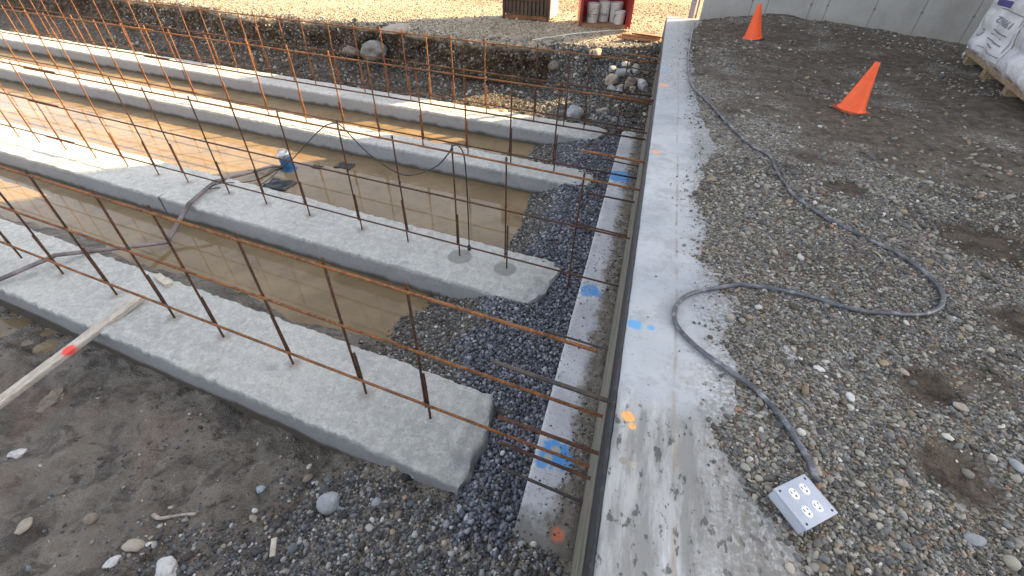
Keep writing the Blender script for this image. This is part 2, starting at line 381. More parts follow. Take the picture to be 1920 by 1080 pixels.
DAMP = [tuple(rp(r, u)[:2]) for r, us in ((1, ROW[1]['u'][1:7]), (2, ROW[2]['u'][4:10]), (3, ROW[3]['u'][3:9]), (4, ROW[4]['u'][2:9])) for u in us]

BT = [(-40, 12.5), (-16, 10.3), (-11.1, 9.6), (-8.9, 9.05), (-7.35, 9.2), (-6.2, 9.05), (-5.03, 9.05), (-4.3, 8.86), (-3.55, 8.80), (-2.25, 9.22), (-1.55, 9.28), (-.9, 9.2), (-.5, 9.22), (.08, 9.40), (.3, 9.42), (40, 9.42)]
def bank_top0(x): return tab(x, BT)
def bank_top(x): return tab(x, BT) + .10 * fbm(np.asarray(x) * 1.7, 0 * np.asarray(x), 0, 4, 40)
def bank_base(x): return bank_top(x) - tab(x, [(-40, .35), (-9, .32), (-4.8, .15), (-3.3, .12), (-2.4, .20), (-1.5, .26), (-1.1, .55), (-.6, 1.25), (0, 1.9), (.3, 2.0), (40, 2.0)])
def bank_bz(x): return tab(x, [(-16, .32), (-8, .28), (-4.8, .17), (-3.3, .10), (-2.4, .03), (-1.5, .03), (-1.1, .05), (-.6, .05), (0, 0.0), (40, 0)])
def topz(x, y): return .86 + .025 * fbm(np.asarray(x) * .9, np.asarray(y) * .9, 0, 4, 50) + .02 * sstep(x, -.8, .1) - tab(x, [(-4.6, 0), (-3.5, .06), (-2.3, .10), (-1.4, .10), (-.4, .06), (.1, 0)]) * (1 - sstep(np.asarray(y) - bank_top0(x), 0, 1.0))
def pit_z(x, y, rough=True):
    x = np.asarray(x, float); y = np.asarray(y, float)
    v = y - TK * x
    z = np.full(np.broadcast(x, y).shape, -.335)
    # fans of crushed stone spilling from the strip beside the ledge
    st = -.34 + .30 * sstep(x, -.95, -.34)
    f1 = np.where((v > 1.7) & (v < 2.8), -.25 + (x + 1.66 + .10 * np.sin(v * 9)) * .20 + .10 * sstep(x, -1.35, -.75), -9)
    f1 = np.where((v > 1.7) & (v < 2.8), np.maximum(f1, -.25 + (2.02 - v) * .35 + .02 * np.sin(x * 3)), f1)
    f2 = np.where((v > 3.4) & (v < 5.2), -.25 + (x + 1.13 + .12 * (np.abs(v - 4.3) - .4)) * .36 + .06 * sstep(x, -.95, -.6) + .10 * sstep(v, 4.5, 5.2) * sstep(x, -1.0, -.5), -9)
    f3 = np.where((v > 5.5) & (v < 6.8), -.25 + (x + 1.53) * .26, -9)
    z = np.maximum(z, np.maximum(np.maximum(f1, f2), f3)); z = np.minimum(np.maximum(z, st), np.where(v > 7.2, 9, -.03))
    # front of the first footing: trampled mud that climbs toward the ledge and the near bank
    fr = v < 1.2
    zf = -.335 + .04 * sstep(x, -3.4, -1.2) + .15 * sstep(x, -1.9, -.85) + .14 * sstep(x, -1.0, -.2) * sstep(v, 1.35, .85) - .05 * sstep(x, -3.9, -4.6) * sstep(v, .6, .95)
    z = np.where(fr, np.maximum(zf, np.where(x > -.75, st, -9)), z)
    z = np.where((x > -.42) & (v < 1.3), np.minimum(np.maximum(z, -.04), .06), z)
    z = z + .065 * sstep(v, .98, .80) * sstep(x, -.40, -.10)
    z = z + .8 * sstep(y, -.3, -2.5)
    # behind the last footing the debris climbs to the foot of the bank
    yb = bank_base(x); bz = bank_bz(x); vb = 7.27
    t = np.clip((v - vb) / np.maximum(yb - TK * x - vb, .15), 0, 1)
    z = np.where(v > vb, -.13 + .12 * sstep(x, -2.2, -.6) + (bz + .13 - .12 * sstep(x, -2.2, -.6)) * t ** 1.15, z)
    if rough:
        amp = np.where(v > vb, .055, np.where(fr, .066, .016)) * np.where((x > -.35) & (v < 7), .25, 1)
        z = z + amp * fbm(x * 2.6, y * 2.6, 0, 5, 3) + amp * .7 * np.abs(fbm(x * 6.5, y * 6.5, 0, 4, 9)) + amp * .45 * fbm(x * 17, y * 17, 0, 4, 13)
    return z

M = {}
M['footing'] = mat_footing(); M['wall'] = mat_wall(); M['ledge'] = mat_ledge(); M['ground'] = mat_ground(); M['yard'] = mat_yard(); M['water'] = mat_water(); M['building'] = mat_building()
M['rust'] = mat_rust("rusty_steel", (.12, .048, .020), (.27, .108, .036), (.42, .19, .07))
M['rust_dark'] = mat_rust("brown_steel", (.050, .030, .022), (.115, .052, .028), (.20, .09, .04))
M['steel'] = mat_rust("dark_steel", (.05, .047, .045), (.10, .085, .072), (.16, .10, .065), .6, .5)
M['crushed'] = mat_stones("crushed_stone", [(0, (.050, .052, .066)), (.20, (.090, .093, .120)), (.43, (.135, .139, .17)), (.58, (.055, .055, .065)), (.72, (.19, .195, .23)), (.90, (.28, .28, .30)), (.985, (.42, .41, .39))], .6, .55, .5)
M['pebble'] = mat_stones("river_pebbles", [(0, (.115, .105, .09)), (.16, (.22, .205, .175)), (.30, (.065, .062, .062)), (.42, (.235, .21, .165)), (.54, (.125, .125, .118)), (.64, (.30, .265, .21)), (.73, (.22, .165, .10)), (.80, (.08, .065, .048)), (.88, (.15, .155, .145)), (.93, (.44, .41, .36)), (.97, (.26, .15, .09))], .65, .75, .5)
M['debris'] = mat_stones("bank_stones", [(0, (.10, .09, .075)), (.25, (.16, .145, .125)), (.45, (.24, .22, .19)), (.62, (.075, .06, .045)), (.76, (.33, .31, .27)), (.90, (.13, .14, .145)), (.96, (.45, .43, .39))], .7, .85)
M['fan'] = mat_stones("wet_fan_stones", [(0, (.045, .040, .034)), (.25, (.075, .068, .058)), (.48, (.11, .10, .088)), (.62, (.035, .030, .026)), (.74, (.17, .16, .14)), (.86, (.28, .265, .235)), (.95, (.42, .40, .36))], .65, .6, .5)
M['slope'] = mat_stones("slope_stones", [(0, (.060, .060, .058)), (.25, (.10, .098, .092)), (.45, (.15, .14, .125)), (.62, (.045, .040, .034)), (.76, (.24, .225, .20)), (.93, (.36, .34, .31))], .7, .85)
M['dry_stone'] = mat_stones("dry_stones", [(0, (.24, .195, .14)), (.3, (.36, .30, .22)), (.55, (.17, .14, .10)), (.75, (.46, .40, .31)), (.92, (.30, .30, .28))], .75, .9)
M['mixed'] = mat_stones("mixed_stones", [(0, (.055, .055, .062)), (.22, (.085, .085, .095)), (.42, (.05, .043, .038)), (.58, (.15, .15, .15)), (.72, (.26, .25, .23)), (.84, (.12, .14, .145)), (.92, (.42, .40, .37)), (.975, (.30, .23, .16))], .7, .75)

# ------------------------------------------------------------------ ground sheet: dig, bank and the land beyond, to the horizon
def build_ground():
    xs = np.concatenate([[-400, -120, -45, -28, -20], np.arange(-16, -6, .10), np.arange(-6, -3, .036), np.arange(-3, .2, .018), [.22, .4, .8, 1.6, 4, 10, 40, 120, 400]])
    ya = np.concatenate([[-400, -120, -40, -12, -6, -4, -3, -2.2, -1.5, -1.1], np.arange(-.8, 3.4, .020), np.arange(3.4, 7.0, .045)])
    nb, nf = 34, 40
    offs = np.concatenate([np.linspace(.03, 1.2, 26), np.linspace(1.3, 6, 40), [7, 9, 12, 18, 30, 60, 150, 400]])
    X = []; Y = []; Z = []; S = []
    one = np.ones_like(xs)
    for y in ya:
        X.append(xs); Y.append(y * one); Z.append(pit_z(xs, y * one)); S.append(np.stack([0 * one, 0 * one, np.clip((pit_z(xs, y * one, False) + .27) * 9, 0, 1) * sstep(xs, -1.9, -1.2)], 1))
    yb = bank_base(xs); yt = bank_top(xs); bz = bank_bz(xs); y0 = ya[-1]
    zend = pit_z(xs, yb)
    for i in range(1, nb + 1):
        t = i / nb; y = y0 + (yb - y0) * t; X.append(xs); Y.append(y); Z.append(pit_z(xs, y)); S.append(np.stack([.82 * sstep(t * one, .03, .25) + .15 * sstep(t * one, .86, 1.0), 0 * one, .35 * one * sstep(xs, -2, -1)], 1))
    tz = topz(xs, yt)
    for i in range(1, nf + 1):
        t = i / nf
        st_ = sstep(xs, -.7, -1.4); flat_ = .9 + .1 * (t - .62) / .38 if t > .62 else .9 * t / .62
        y = yb + (yt - yb) * (st_ * t ** 1.25 + (1 - st_) * flat_); z = zend + (tz - zend) * t
        wgt = math.sin(math.pi * t) ** .6; steep = sstep(xs, -.5, -1.3)
        nz = fbm(xs * 3.1, z * 3.1, 0, 5, 21) * .17 + np.abs(fbm(xs * 8, z * 8, 0, 4, 27)) * .13
        y = y - nz * wgt * (.35 + .65 * steep) + .07 * wgt * steep * math.sin(t * 5) + steep * wgt * .22 * fbm(xs * 1.3, xs * 0 + t * .8, 0, 3, 37)
        z = z + fbm(xs * 5, y * 5, 0, 3, 33) * .05 * wgt
        X.append(xs); Y.append(y); Z.append(z); S.append(np.stack([one * (1 - .8 * sstep(t * one, .86, 1.0)), sstep(t * one, .80, .97), .25 * (1 - steep) * one], 1))
    for o in offs:
        y = yt + o; z = topz(xs, y) + .02 * fbm(xs * 4, y * 4, 0, 4, 61) + .012 * fbm(xs * 14, y * 14, 0, 3, 66)
        X.append(xs); Y.append(y); Z.append(z); S.append(np.stack([0 * one, one, 0 * one], 1))
    X, Y, Z = np.array(X), np.array(Y), np.array(Z); S = np.array(S)
    V = np.stack([X, Y, Z], -1).reshape(-1, 3)
    o = np_mesh('ground', V, grid_faces(*X.shape), M['ground'], smooth=True)
    ca = o.data.color_attributes.new('soil', 'FLOAT_COLOR', 'POINT')
    C = np.concatenate([S.reshape(-1, 3), np.ones((S.size // 3, 1))], 1).astype(np.float32)
    ca.data.foreach_set('color', C.ravel())
    props(o, kind='structure')
    return X, Y, Z, len(ya), nb, nf
GX, GY, GZ, NA, NB, NF = build_ground()

# yard on the retained side, level with the wall top
EDGE = [(-2, .60), (.4, .60), (.59, .586), (.69, .568), (.78, .507), (.9, .439), (.99, .393), (1.1, .477), (1.18, .472), (1.29, .499), (1.42, .447), (1.56, .486), (1.7, .506), (1.77, .44), (1.9, .47), (2.0, .385), (2.24, .444), (2.46, .408), (2.73, .382), (3.27, .498), (3.59, .549), (4.18, .468), (5.5, .44), (7, .439), (9, .5), (9.5, .6)]
def yard_z(x, y, rough=True):
    x = np.asarray(x, float); y = np.asarray(y, float)
    sd = x - tab(y, EDGE) + .035 * fbm(x * 9, y * 9, 0, 3, 80)
    z = 1.272 + .043 * sstep(sd, -.14, .16)
    yw = 9.44 + TK * x
    m = tab(x, [(.6, -.03), (.98, .03), (1.38, .10), (1.68, .155), (2.0, .165), (2.47, .115), (3.29, .075), (3.94, .02), (4.4, -.02), (12, -.02)])
    z = z + m * np.exp(-(np.maximum(yw - y, 0) / .75) ** 1.6)
    if rough:
        k = sstep(sd, -.02, .5)
        z = z + k * (.035 * fbm(x * .9, y * .9, 0, 3, 84) + .022 * fbm(x * 3.5, y * 3.5, 0, 4, 86)) + (.3 + k) * .006 * fbm(x * 14, y * 14, 0, 4, 88)
    for (a, b), r in HOLLOW: z = z - .022 * sstep(np.hypot(x - a, y - b), r * 1.3, 0)
    return z
def build_yard():
    xs = np.concatenate([np.arange(.22, 2.2, .016), np.arange(2.2, 5.2, .04), [5.6, 6.5, 8, 11, 15]])
    ys = np.concatenate([[-6, -3, -1.5, -.5], np.arange(0, 3, .016), np.arange(3, 9.6, .04)])
    X, Y = np.meshgrid(xs, ys); Z = yard_z(X, Y)
    props(np_mesh('gravel_ground', np.stack([X, Y, Z], -1).reshape(-1, 3), grid_faces(*X.shape), M['yard'], smooth=True), kind='structure')
build_yard()

# standing water between the footings
def water(v0, v1, x0, x1, z):
    pts = [(x0, v0 + TK * x0, z), (x1, v0 + TK * x1, z), (x1, v1 + TK * x1, z), (x0, v1 + TK * x0, z)]
    props(py_mesh('water', pts, [(0, 1, 2, 3)], M['water']), kind='structure')
water(1.70, 2.80, -18, -.9, -.250); water(3.42, 5.16, -18, -.7, -.251); water(5.55, 6.74, -20, -.9, -.249); water(.3, 1.10, -9, -4.3, -.372)

# ------------------------------------------------------------------ strip footings
def build_footing(r, uL, ue, label, slant=0.0):
    R_ = ROW[r]; v0, v1 = R_['ff'], R_['fb']
    us = np.concatenate([np.arange(uL, -6, .10), np.arange(-6 if uL < -6 else uL, ue - .02, .022), [ue]])
    w_ = v1 - v0; b = .014
    prof = [(v0, -.45), (v0, -.30), (v0, -.24), (v0, -.18), (v0, -.12), (v0, -.07), (v0, -.035), (v0 + .002, -.007), (v0 + .007, -.001)]
    prof += [(v0 + w_ * t, 0.0) for t in np.linspace(.03, .97, 21)]
    prof += [(v1 - .007, -.001), (v1 - .002, -.007), (v1, -.035), (v1, -.12), (v1, -.25), (v1, -.45)]
    prof = np.array(prof); P = len(prof)
    U = np.repeat(us[:, None], P, 1); V = np.repeat(prof[None, :, 0], len(us), 0); Z = np.repeat(prof[None, :, 1], len(us), 0)
    tv = (V - v0) / w_
    endoff = slant * (tv - .5) + .035 * fbm(V * 7, V * 0 + r, 0, 4, 100 + r) - .05 * (np.abs(tv - .5) * 2) ** 6
    kk = sstep(U, ue - .35, ue)
    U = U + endoff * kk
    top = Z > -.05; edge = np.where(tv < .5, 1, -1)
    sd = np.where((tv < .04) | (tv > .96), 1, 0)
    V = V + sd * (.010 * fbm(U * 3, Z * 9, 0, 4, 110 + r) + np.where(top, .020 * fbm(U * 19, Z * 4, 0, 4, 118 + r), 0))
    Z = Z + np.where(top, .007 * fbm(U * 2.5, V * 2.5, 0, 3, 120 + r) + .010 * fbm(U * 14, V * 14, 0, 4, 126 + r), 0)
    Z = Z - np.where(top, .035 * sstep(kk, .75, 1.0) * (.5 + .5 * fbm(V * 9, U * 9, 0, 3, 130 + r)), 0)
    # broken rounded end: rings closing downward
    rings_U = [U]; rings_V = [V]; rings_Z = [Z]
    for k, (du, dz) in enumerate(((.02, -.03), (.035, -.09), (.04, -.2), (.04, -.45))):
        u_ = U[-1:] + du + .02 * fbm(V[-1:] * 11, V[-1:] * 0 + k, 0, 3, 140); z_ = np.minimum(Z[-1:], dz)
        rings_U.append(u_); rings_V.append(V[-1:] + .0); rings_Z.append(z_)
    U = np.concatenate(rings_U); V = np.concatenate(rings_V); Z = np.concatenate(rings_Z)
    X = U * E.x; Y = V + U * E.y
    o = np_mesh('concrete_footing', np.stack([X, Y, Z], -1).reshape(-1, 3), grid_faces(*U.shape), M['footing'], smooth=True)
    try: o.data.set_sharp_from_angle(angle=R(50))
    except Exception: pass
    return props(o, label, 'footing', 'parallel strip footings')
build_footing(1, -9, -.60, 'pale concrete strip footing closest to the camera, with a board end lying on it')
build_footing(2, -16, -.52, 'concrete strip footing with two damp round patches near its end, second from the camera', .13)
build_footing(3, -19, -.47, 'concrete strip footing third from the camera, between the wide pool and the narrow far channel', .07)
build_footing(4, -22, -.55, 'concrete strip footing furthest from the camera, along the foot of the earth bank', .2)

# ------------------------------------------------------------------ foundation wall with ledge, edge strip and dowels
FX = .116
wall = empty('foundation_wall', (FX, 4, 0), 0, 'low concrete foundation wall running away between the pit and the gravel', 'foundation wall')
def box_grid(x0, x1, y0, y1, z0, z1, step, mat, name, parent, amp, seed, ox):
    ys = np.concatenate([np.arange(y0, 3.5, step), np.arange(3.5, y1, step * 2.5), [y1]])
    pr = [(x0, z0), (x0, z1 - .25), (x0, z1 - .1), (x0, z1 - .02), (x0 + .002, z1 - .006), (x0 + .008, z1)] + [(x, z1) for x in np.linspace(x0 + .03, x1 - .03, 14)] + [(x1, z1 - .01), (x1, z0)]
    pr = np.array(pr); X = np.repeat(pr[None, :, 0], len(ys), 0); Z = np.repeat(pr[None, :, 1], len(ys), 0); Y = np.repeat(ys[:, None], len(pr), 1)
    up = Z > z1 - .015
    X = X + np.where(X < x0 + .02, amp * .7 * fbm(Y * 5, Z * 9, 0, 4, seed) + np.where(up, amp * .8 * fbm(Y * 30, Z, 0, 3, seed + 4), 0), 0)
    Z = Z + np.where(up, amp * fbm(X * 7, Y * 7, 0, 4, seed + 8) + amp * .5 * fbm(X * 28, Y * 28, 0, 3, seed + 11), 0)
    V = np.stack([X - ox[0], Y - ox[1], Z - ox[2]], -1).reshape(-1, 3)
    F = grid_faces(*X.shape)
    o = np_mesh(name, V, F, mat, parent, smooth=True)
    # far end cap
    me = o.data
    try: me.set_sharp_from_angle(angle=R(50))
    except Exception: pass
    return o
OX = (FX, 4, 0)
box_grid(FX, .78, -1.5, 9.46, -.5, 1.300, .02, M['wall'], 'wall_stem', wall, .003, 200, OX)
MB().box((.33, 5.456, .4), (.66, .01, 1.79)).build('end_face', M['building'], wall)
box_grid(-.224, FX - .001, -1.5, 9.4, -.5, 0.0, .02, M['ledge'], 'footing_ledge', wall, .004, 230, OX)
M['dark_strip'] = mat_plain("black_strip", (.022, .022, .026), .55, .3, 20, (.10, .095, .085), .4)  # near-black tone for the thin strip along the top of the inner face
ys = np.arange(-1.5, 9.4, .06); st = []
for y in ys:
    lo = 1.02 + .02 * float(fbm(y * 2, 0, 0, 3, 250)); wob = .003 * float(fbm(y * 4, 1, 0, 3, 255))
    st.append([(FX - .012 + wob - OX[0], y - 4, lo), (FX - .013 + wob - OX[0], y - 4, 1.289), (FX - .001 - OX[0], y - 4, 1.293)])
V = np.array(st).reshape(-1, 3); np_mesh('edge_strip', V, grid_faces(len(ys), 3), M['dark_strip'], wall)
def ribbed(p, q, r, pitch=.011, n=7, bend=0.0, cap=True):
    p = Vector(p); q = Vector(q); L = (q - p).length; k = max(2, int(L / (pitch / 2)))
    pts = []; rr = []
    sag = Vector((random.uniform(-1, 1), random.uniform(-1, 1), random.uniform(-1, 1))) * bend
    for i in range(k + 1):
        t = i / k; pts.append(p.lerp(q, t) + sag * math.sin(math.pi * t)); rr.append(r * (1.10 if i % 2 else .90))
    return pts, rr, n
def smoothbar(p, q, r, n=6, bend=0.0):
    p = Vector(p); q = Vector(q); sag = Vector((random.uniform(-1, 1), random.uniform(-1, 1), random.uniform(-1, 1))) * bend
    return [p.lerp(q, t) + sag * math.sin(math.pi * t) for t in np.linspace(0, 1, 9)], [r] * 9, n
dow = [(1.067, 1.215, 'steel'), (1.10, .80, 'rust_dark'), (1.156, .47, 'rust_dark'), (1.229, .056, 'steel'), (4.05, .48, 'rust_dark'), (4.10, .06, 'rust_dark'), (3.268, 1.225, 'rust'), (2.42, .075, 'steel'),
       (5.66, .15, 'rust_dark'), (5.208, .75, 'rust_dark'), (4.75, 1.234, 'rust_dark'), (6.1, .80, 'rust_dark'), (6.6, 1.22, 'rust'), (6.7, .45, 'rust_dark'), (7.3, 1.17, 'rust_dark'), (7.75, .8, 'rust_dark'), (8.1, 1.2, 'rust_dark'), (8.5, .5, 'rust_dark')]
for y, z, mk in dow:
    p0 = Vector((FX + .02, y, z)) - Vector(OX); L = random.uniform(.50, .54)
    p1 = p0 - E * L + Vector((0, random.uniform(-.008, .008), random.uniform(-.006, .02)))
    MB().tube(*ribbed(p0, p1, .0095)).build('dowel_bar', M[mk], wall, True)

# ------------------------------------------------------------------ rebar curtains
def build_curtain(r, uL, zt, zm, zb, label, ribs, r_h, r_v, mat_of):
    o = Vector(rp(r, -2.0)); root = empty('rebar_curtain', o, 0, label, 'rebar', 'rebar curtains on the footings')
    bar = (lambda p, q, rad, bend: ribbed(p, q, rad, bend=bend)) if ribs else (lambda p, q, rad, bend: smoothbar(p, q, rad, bend=bend))
    for i, u in enumerate(ROW[r]['u']):
        lean = random.uniform(-.012, .012); hi = zt + random.uniform(.015, .06)
        side = random.choice((-1, 1)) * (r_v * 2 + .003); gravel = u > -.45
        base_z = -.06 if not gravel else -.02
        lap = random.uniform(.40, .50); start = random.uniform(.09, .14)
        dv = .002
        if gravel: start = -.02
        p = rp(r, u + (side if not gravel else 0), start, dv) - o; q = rp(r, u + side * .4 + lean, hi, dv) - o
        m = MB().tube(*bar(p, q, r_v, .006))
        for zc in (zb, zm, zt):                             # twisted tie wire round each crossing
            c = p.lerp(q, (zc - start) / (hi - start))
            m.tube([c + Vector((math.cos(g) * .012, math.sin(g) * .012 - .006, .010 * math.sin(2 * g))) for g in np.linspace(0, 6.2, 9)] + [c + Vector((.02, -.02, random.uniform(.01, .03)))], .0014, 4)
        m.build('vertical_bar', mat_of(u, i), root, True)
        if not gravel:
            MB().tube(*bar(rp(r, u, base_z, dv) - o, rp(r, u - side * .15, lap, dv) - o, r_v, .002)).build('starter_bar', mat_of(u, i + 1), root, True)
    off = -(r_h + r_v + .001)
    for zc, e_, k in ((zt, .02 if r == 1 else FX + .02, 0), (zm, FX + .02, 1), (zb, FX + .02, 2)):
        cut = [uL, uL + (-.3 - uL) * random.uniform(.36, .46), e_] if r > 1 else [uL, e_]
        for j in range(len(cut) - 1):
            a = cut[j]; b_ = cut[j + 1] + (.6 if j < len(cut) - 2 else 0); dz = .004 - (.022 if j % 2 else 0)
            pts, rr, nn = bar(rp(r, a, zc + dz, off) - o, rp(r, b_, zc + dz - random.uniform(.0, .012), off) - o, r_h, .010)
            MB().tube(pts, rr, nn).build('horizontal_bar', M['rust'] if (zc == zt or r == 1) else mat_of(-1, k), root, True)
    return root
build_curtain(1, -7.2, 1.130, .690, .182, 'rusty rebar curtain standing on the nearest footing, its top bar ribbed and bright orange', True, .0098, .0085, lambda u, i: M['rust_dark'])
build_curtain(2, -12, 1.095, .666, .170, 'dark brown rebar curtain with a black cord hung over it, on the second footing', True, .0085, .0075, lambda u, i: M['rust_dark'] if u > -5.2 else M['rust'])
build_curtain(3, -14.5, 1.075, .655, .165, 'orange rebar curtain on the third footing, between the two far channels', False, .0105, .0100, lambda u, i: M['rust'] if u < -1.6 else M['rust_dark'])
build_curtain(4, -16, 1.10, .665, .165, 'rebar curtain furthest back, standing before the dark earth bank', False, .0108, .0100, lambda u, i: M['rust'] if u < -2.4 else M['rust_dark'])

# ------------------------------------------------------------------ stones
def ico(sub):
    bm = bmesh.new(); bmesh.ops.create_icosphere(bm, subdivisions=sub, radius=1); bm.verts.index_update()
    V = np.array([v.co[:] for v in bm.verts]); F = np.array([[v.index for v in f.verts] for f in bm.faces]); bm.free(); return V, F
ICO = {1: ico(1), 2: ico(2)}
def stones(name, P, size, mat, sub=1, jag=.22, flat=(.45, .8), long=(1.0, 1.5), sink=.25, smooth=False, tilt=.35):
    """loose stones: one mesh of many separate lumps"""
    N_ = len(P); K = 14; B, F = ICO[sub]; nv = len(B)
    var = np.stack([B * (1 + jag * RNG.uniform(-1, 1, (nv, 1))) if sub == 1 else B * (1 + jag * (fbm(B[:, 0] * 1.3 + 7 * k, B[:, 1] * 1.3, B[:, 2] * 1.3, 2, 300 + k))[:, None]) for k in range(K)])
    W = var[RNG.integers(0, K, N_)]
    s = size / 2; S = np.stack([s * RNG.uniform(*long, N_), s * RNG.uniform(.8, 1.05, N_), s * RNG.uniform(*flat, N_)], 1)
    W = W * S[:, None, :]
    a = RNG.uniform(0, 2 * np.pi, N_); bx = RNG.normal(0, tilt, N_); by = RNG.normal(0, tilt, N_)
    y1 = W[..., 1] * np.cos(bx)[:, None] - W[..., 2] * np.sin(bx)[:, None]; z1 = W[..., 1] * np.sin(bx)[:, None] + W[..., 2] * np.cos(bx)[:, None]
    x2 = W[..., 0] * np.cos(by)[:, None] + z1 * np.sin(by)[:, None]; z2 = -W[..., 0] * np.sin(by)[:, None] + z1 * np.cos(by)[:, None]
    X = x2 * np.cos(a)[:, None] - y1 * np.sin(a)[:, None]; Y = x2 * np.sin(a)[:, None] + y1 * np.cos(a)[:, None]
    V = np.stack([X + P[:, 0:1], Y + P[:, 1:2], z2 + P[:, 2:3] + (S[:, 2] * (1 - 2 * sink))[:, None]], -1).reshape(-1, 3)
    FF = (F[None] + (np.arange(N_) * nv)[:, None, None]).reshape(-1, 3)
    return props(np_mesh(name, V, FF, mat, smooth=smooth), kind='stuff')
fR = np.array(CR); fU = np.array(CU); fW = np.array(CF)
def in_view(P, m=1.12):
    d_ = P - np.array([0, 0, 2.6]); z = d_ @ fW
    return (z > .2) & (np.abs(d_ @ fR) / z < 960 / 832.34 * m) & (np.abs(d_ @ fU) / z < 540 / 832.34 * m)
def scatter(n, xr, yr, dens, zf):
    x = RNG.uniform(*xr, n); y = RNG.uniform(*yr, n); k = RNG.uniform(0, 1, n) < dens(x, y); x, y = x[k], y[k]
    P = np.stack([x, y, zf(x, y)], 1); return P[in_view(P)]
# yard gravel
def hollow(x, y):
    k = 1.0
    for (a, b), r in HOLLOW: k = k * (1 - .93 * sstep(np.hypot(x - a, y - b) + .05 * fbm(x * 9, y * 9, 0, 3, 470), r * 1.25, r * .6))
    return k
def yd(x, y):
    sd = x - tab(y, EDGE); patch = fbm(x * 1.5, y * 1.5, 0, 4, 401); r = np.hypot(x, y)
    return sstep(sd, -.09, .10) * (.35 + .65 * sstep(patch, -.5, .15)) * np.clip(1.7 / np.maximum(r, .3), .1, 1) * hollow(x, y)
P = scatter(118000, (.3, 2.6), (.3, 3.4), yd, yard_z)
stones('gravel', P, np.exp(RNG.normal(math.log(.0085), .42, len(P))), M['pebble'], 1, .16, (.4, .75), (1.0, 1.6), .3, True)
P = scatter(5000, (.3, 2.6), (.35, 3.4), lambda x, y: yd(x, y) * (.25 + sstep(fbm(x * 2.1, y * 2.1, 0, 3, 405), -.1, .35)) * .75, yard_z)
stones('gravel', P, np.clip(np.exp(RNG.normal(math.log(.0205), .28, len(P))), .014, .046), M['pebble'], 2, .30, (.4, .75), (1.0, 1.6), .28, True)
P = scatter(42000, (.35, 5.2), (2.6, 9.4), lambda x, y: sstep(x - tab(y, EDGE), -.07, .12) * (.12 + .88 * sstep(fbm(x * 1.1, y * 1.1, 0, 4, 411), -.35, .35)) * (1 - .78 * sstep(x + .30 * y, 1.9, 3.1)) * hollow(x, y), yard_z)
stones('gravel', P, np.clip(np.exp(RNG.normal(math.log(.0195), .40, len(P))), .010, .06), M['pebble'], 1, .18, (.4, .75), (1.0, 1.6), .3, True)
# grit spilled over the wall top
P = scatter(2600, (.2, .5), (.3, 8), lambda x, y: np.exp(-np.abs(x - tab(y, EDGE)) / .05), lambda x, y: np.maximum(yard_z(x, y), 1.302))
stones('gravel', P, np.exp(RNG.normal(math.log(.008), .4, len(P))), M['pebble'], 1, .18, (.5, .8), (1, 1.4), .15, True)
# crushed stone strip and its fans
def strip_d(x, y):
    v = y - TK * x; infoot = ((v > 1.06) & (v < 1.76)) | ((v > 2.76) & (v < 3.46)) | ((v > 5.12) & (v < 5.6)) | ((v > 6.70) & (v < 7.29))
    lim = np.where((v > 1.7) & (v < 2.8), -.93 + .10 * np.sin(v * 11), np.where((v > 3.4) & (v < 5.2), -.74 + .08 * np.sin(v * 8) - .2 * sstep(v, 4.6, 5.1), np.where((v > 5.5) & (v < 6.8), -1.05, np.where(v < 1.1, -.56 + .3 * (1.1 - v), -.62))))
    k = sstep(x, lim - .16, lim + .10) * sstep(x, -.218, -.232) * sstep(y, .80, .98) * sstep(y, 8.6, 7.6)
    return np.where(infoot & (x < -.64), 0, k)
def strip_z(x, y): return np.maximum(pit_z(x, y), -.27)
for lay, (n_, dz) in enumerate(((38000, 0.0), (22000, .011))):
    P = scatter(n_, (-1.7, -.2), (.7, 8.6), lambda x, y: strip_d(x, y) * np.clip(3.2 / np.maximum(y, 1), .3, 1), strip_z); P[:, 2] += dz
    stones('crushed_stone', P, np.clip(np.exp(RNG.normal(math.log(.0265), .24, len(P))), .013, .042), M['crushed'], 1, .26, (.55, .9), (1.0, 1.4), .25, False, .6)
# brown mixed stones at the wet edge of the fans
def fan_d(x, y):
    v = y - TK * x; ch1 = (v > 1.78) & (v < 2.76); ch2 = (v > 3.46) & (v < 5.12); ch3 = (v > 5.6) & (v < 6.7)
    zz = pit_z(x, y, False); ok = (zz > -.262) & (x > -1.95)
    return np.where((ch1 | ch2 | ch3) & ok, .9 * sstep(x, -2.0, -1.3) * sstep(x, -.55, -.9), 0)
P = scatter(46000, (-2.0, -.5), (1.6, 7.2), fan_d, pit_z)
stones('gravel', P, np.clip(np.exp(RNG.normal(math.log(.018), .36, len(P))), .008, .045), M['fan'], 1, .22, (.5, .85), (1, 1.4), .3, False, .4)
# near corner of the dig
def corner_d(x, y):
    c = fbm(x * 2.2, y * 2.2, 0, 4, 431)
    return np.clip(sstep(x * .75 - y * .55 + c * .35, -1.95, -1.35) * sstep(y + TK * -x * 0 - 1.04 + .108 * (x + .6), .10, -.05) * .9 + .03, 0, 1) * np.where(y - TK * x < 1.05, 1, 0) * sstep(x, .10, -.02)
P = scatter(30000, (-3.2, .11), (.0, 1.3), corner_d, pit_z)
stones('gravel', P, np.clip(np.exp(RNG.normal(math.log(.0135), .45, len(P))), .006, .045), M['mixed'], 1, .20, (.5, .85), (1, 1.5), .3, True, .4)
P = scatter(900, (-2.6, .10), (.05, 1.2), lambda x, y: corner_d(x, y) * .55, pit_z)
stones('gravel', P, np.clip(np.exp(RNG.normal(math.log(.030), .25, len(P))), .02, .06), M['mixed'], 2, .35, (.5, .8), (1, 1.5), .3, True, .4)
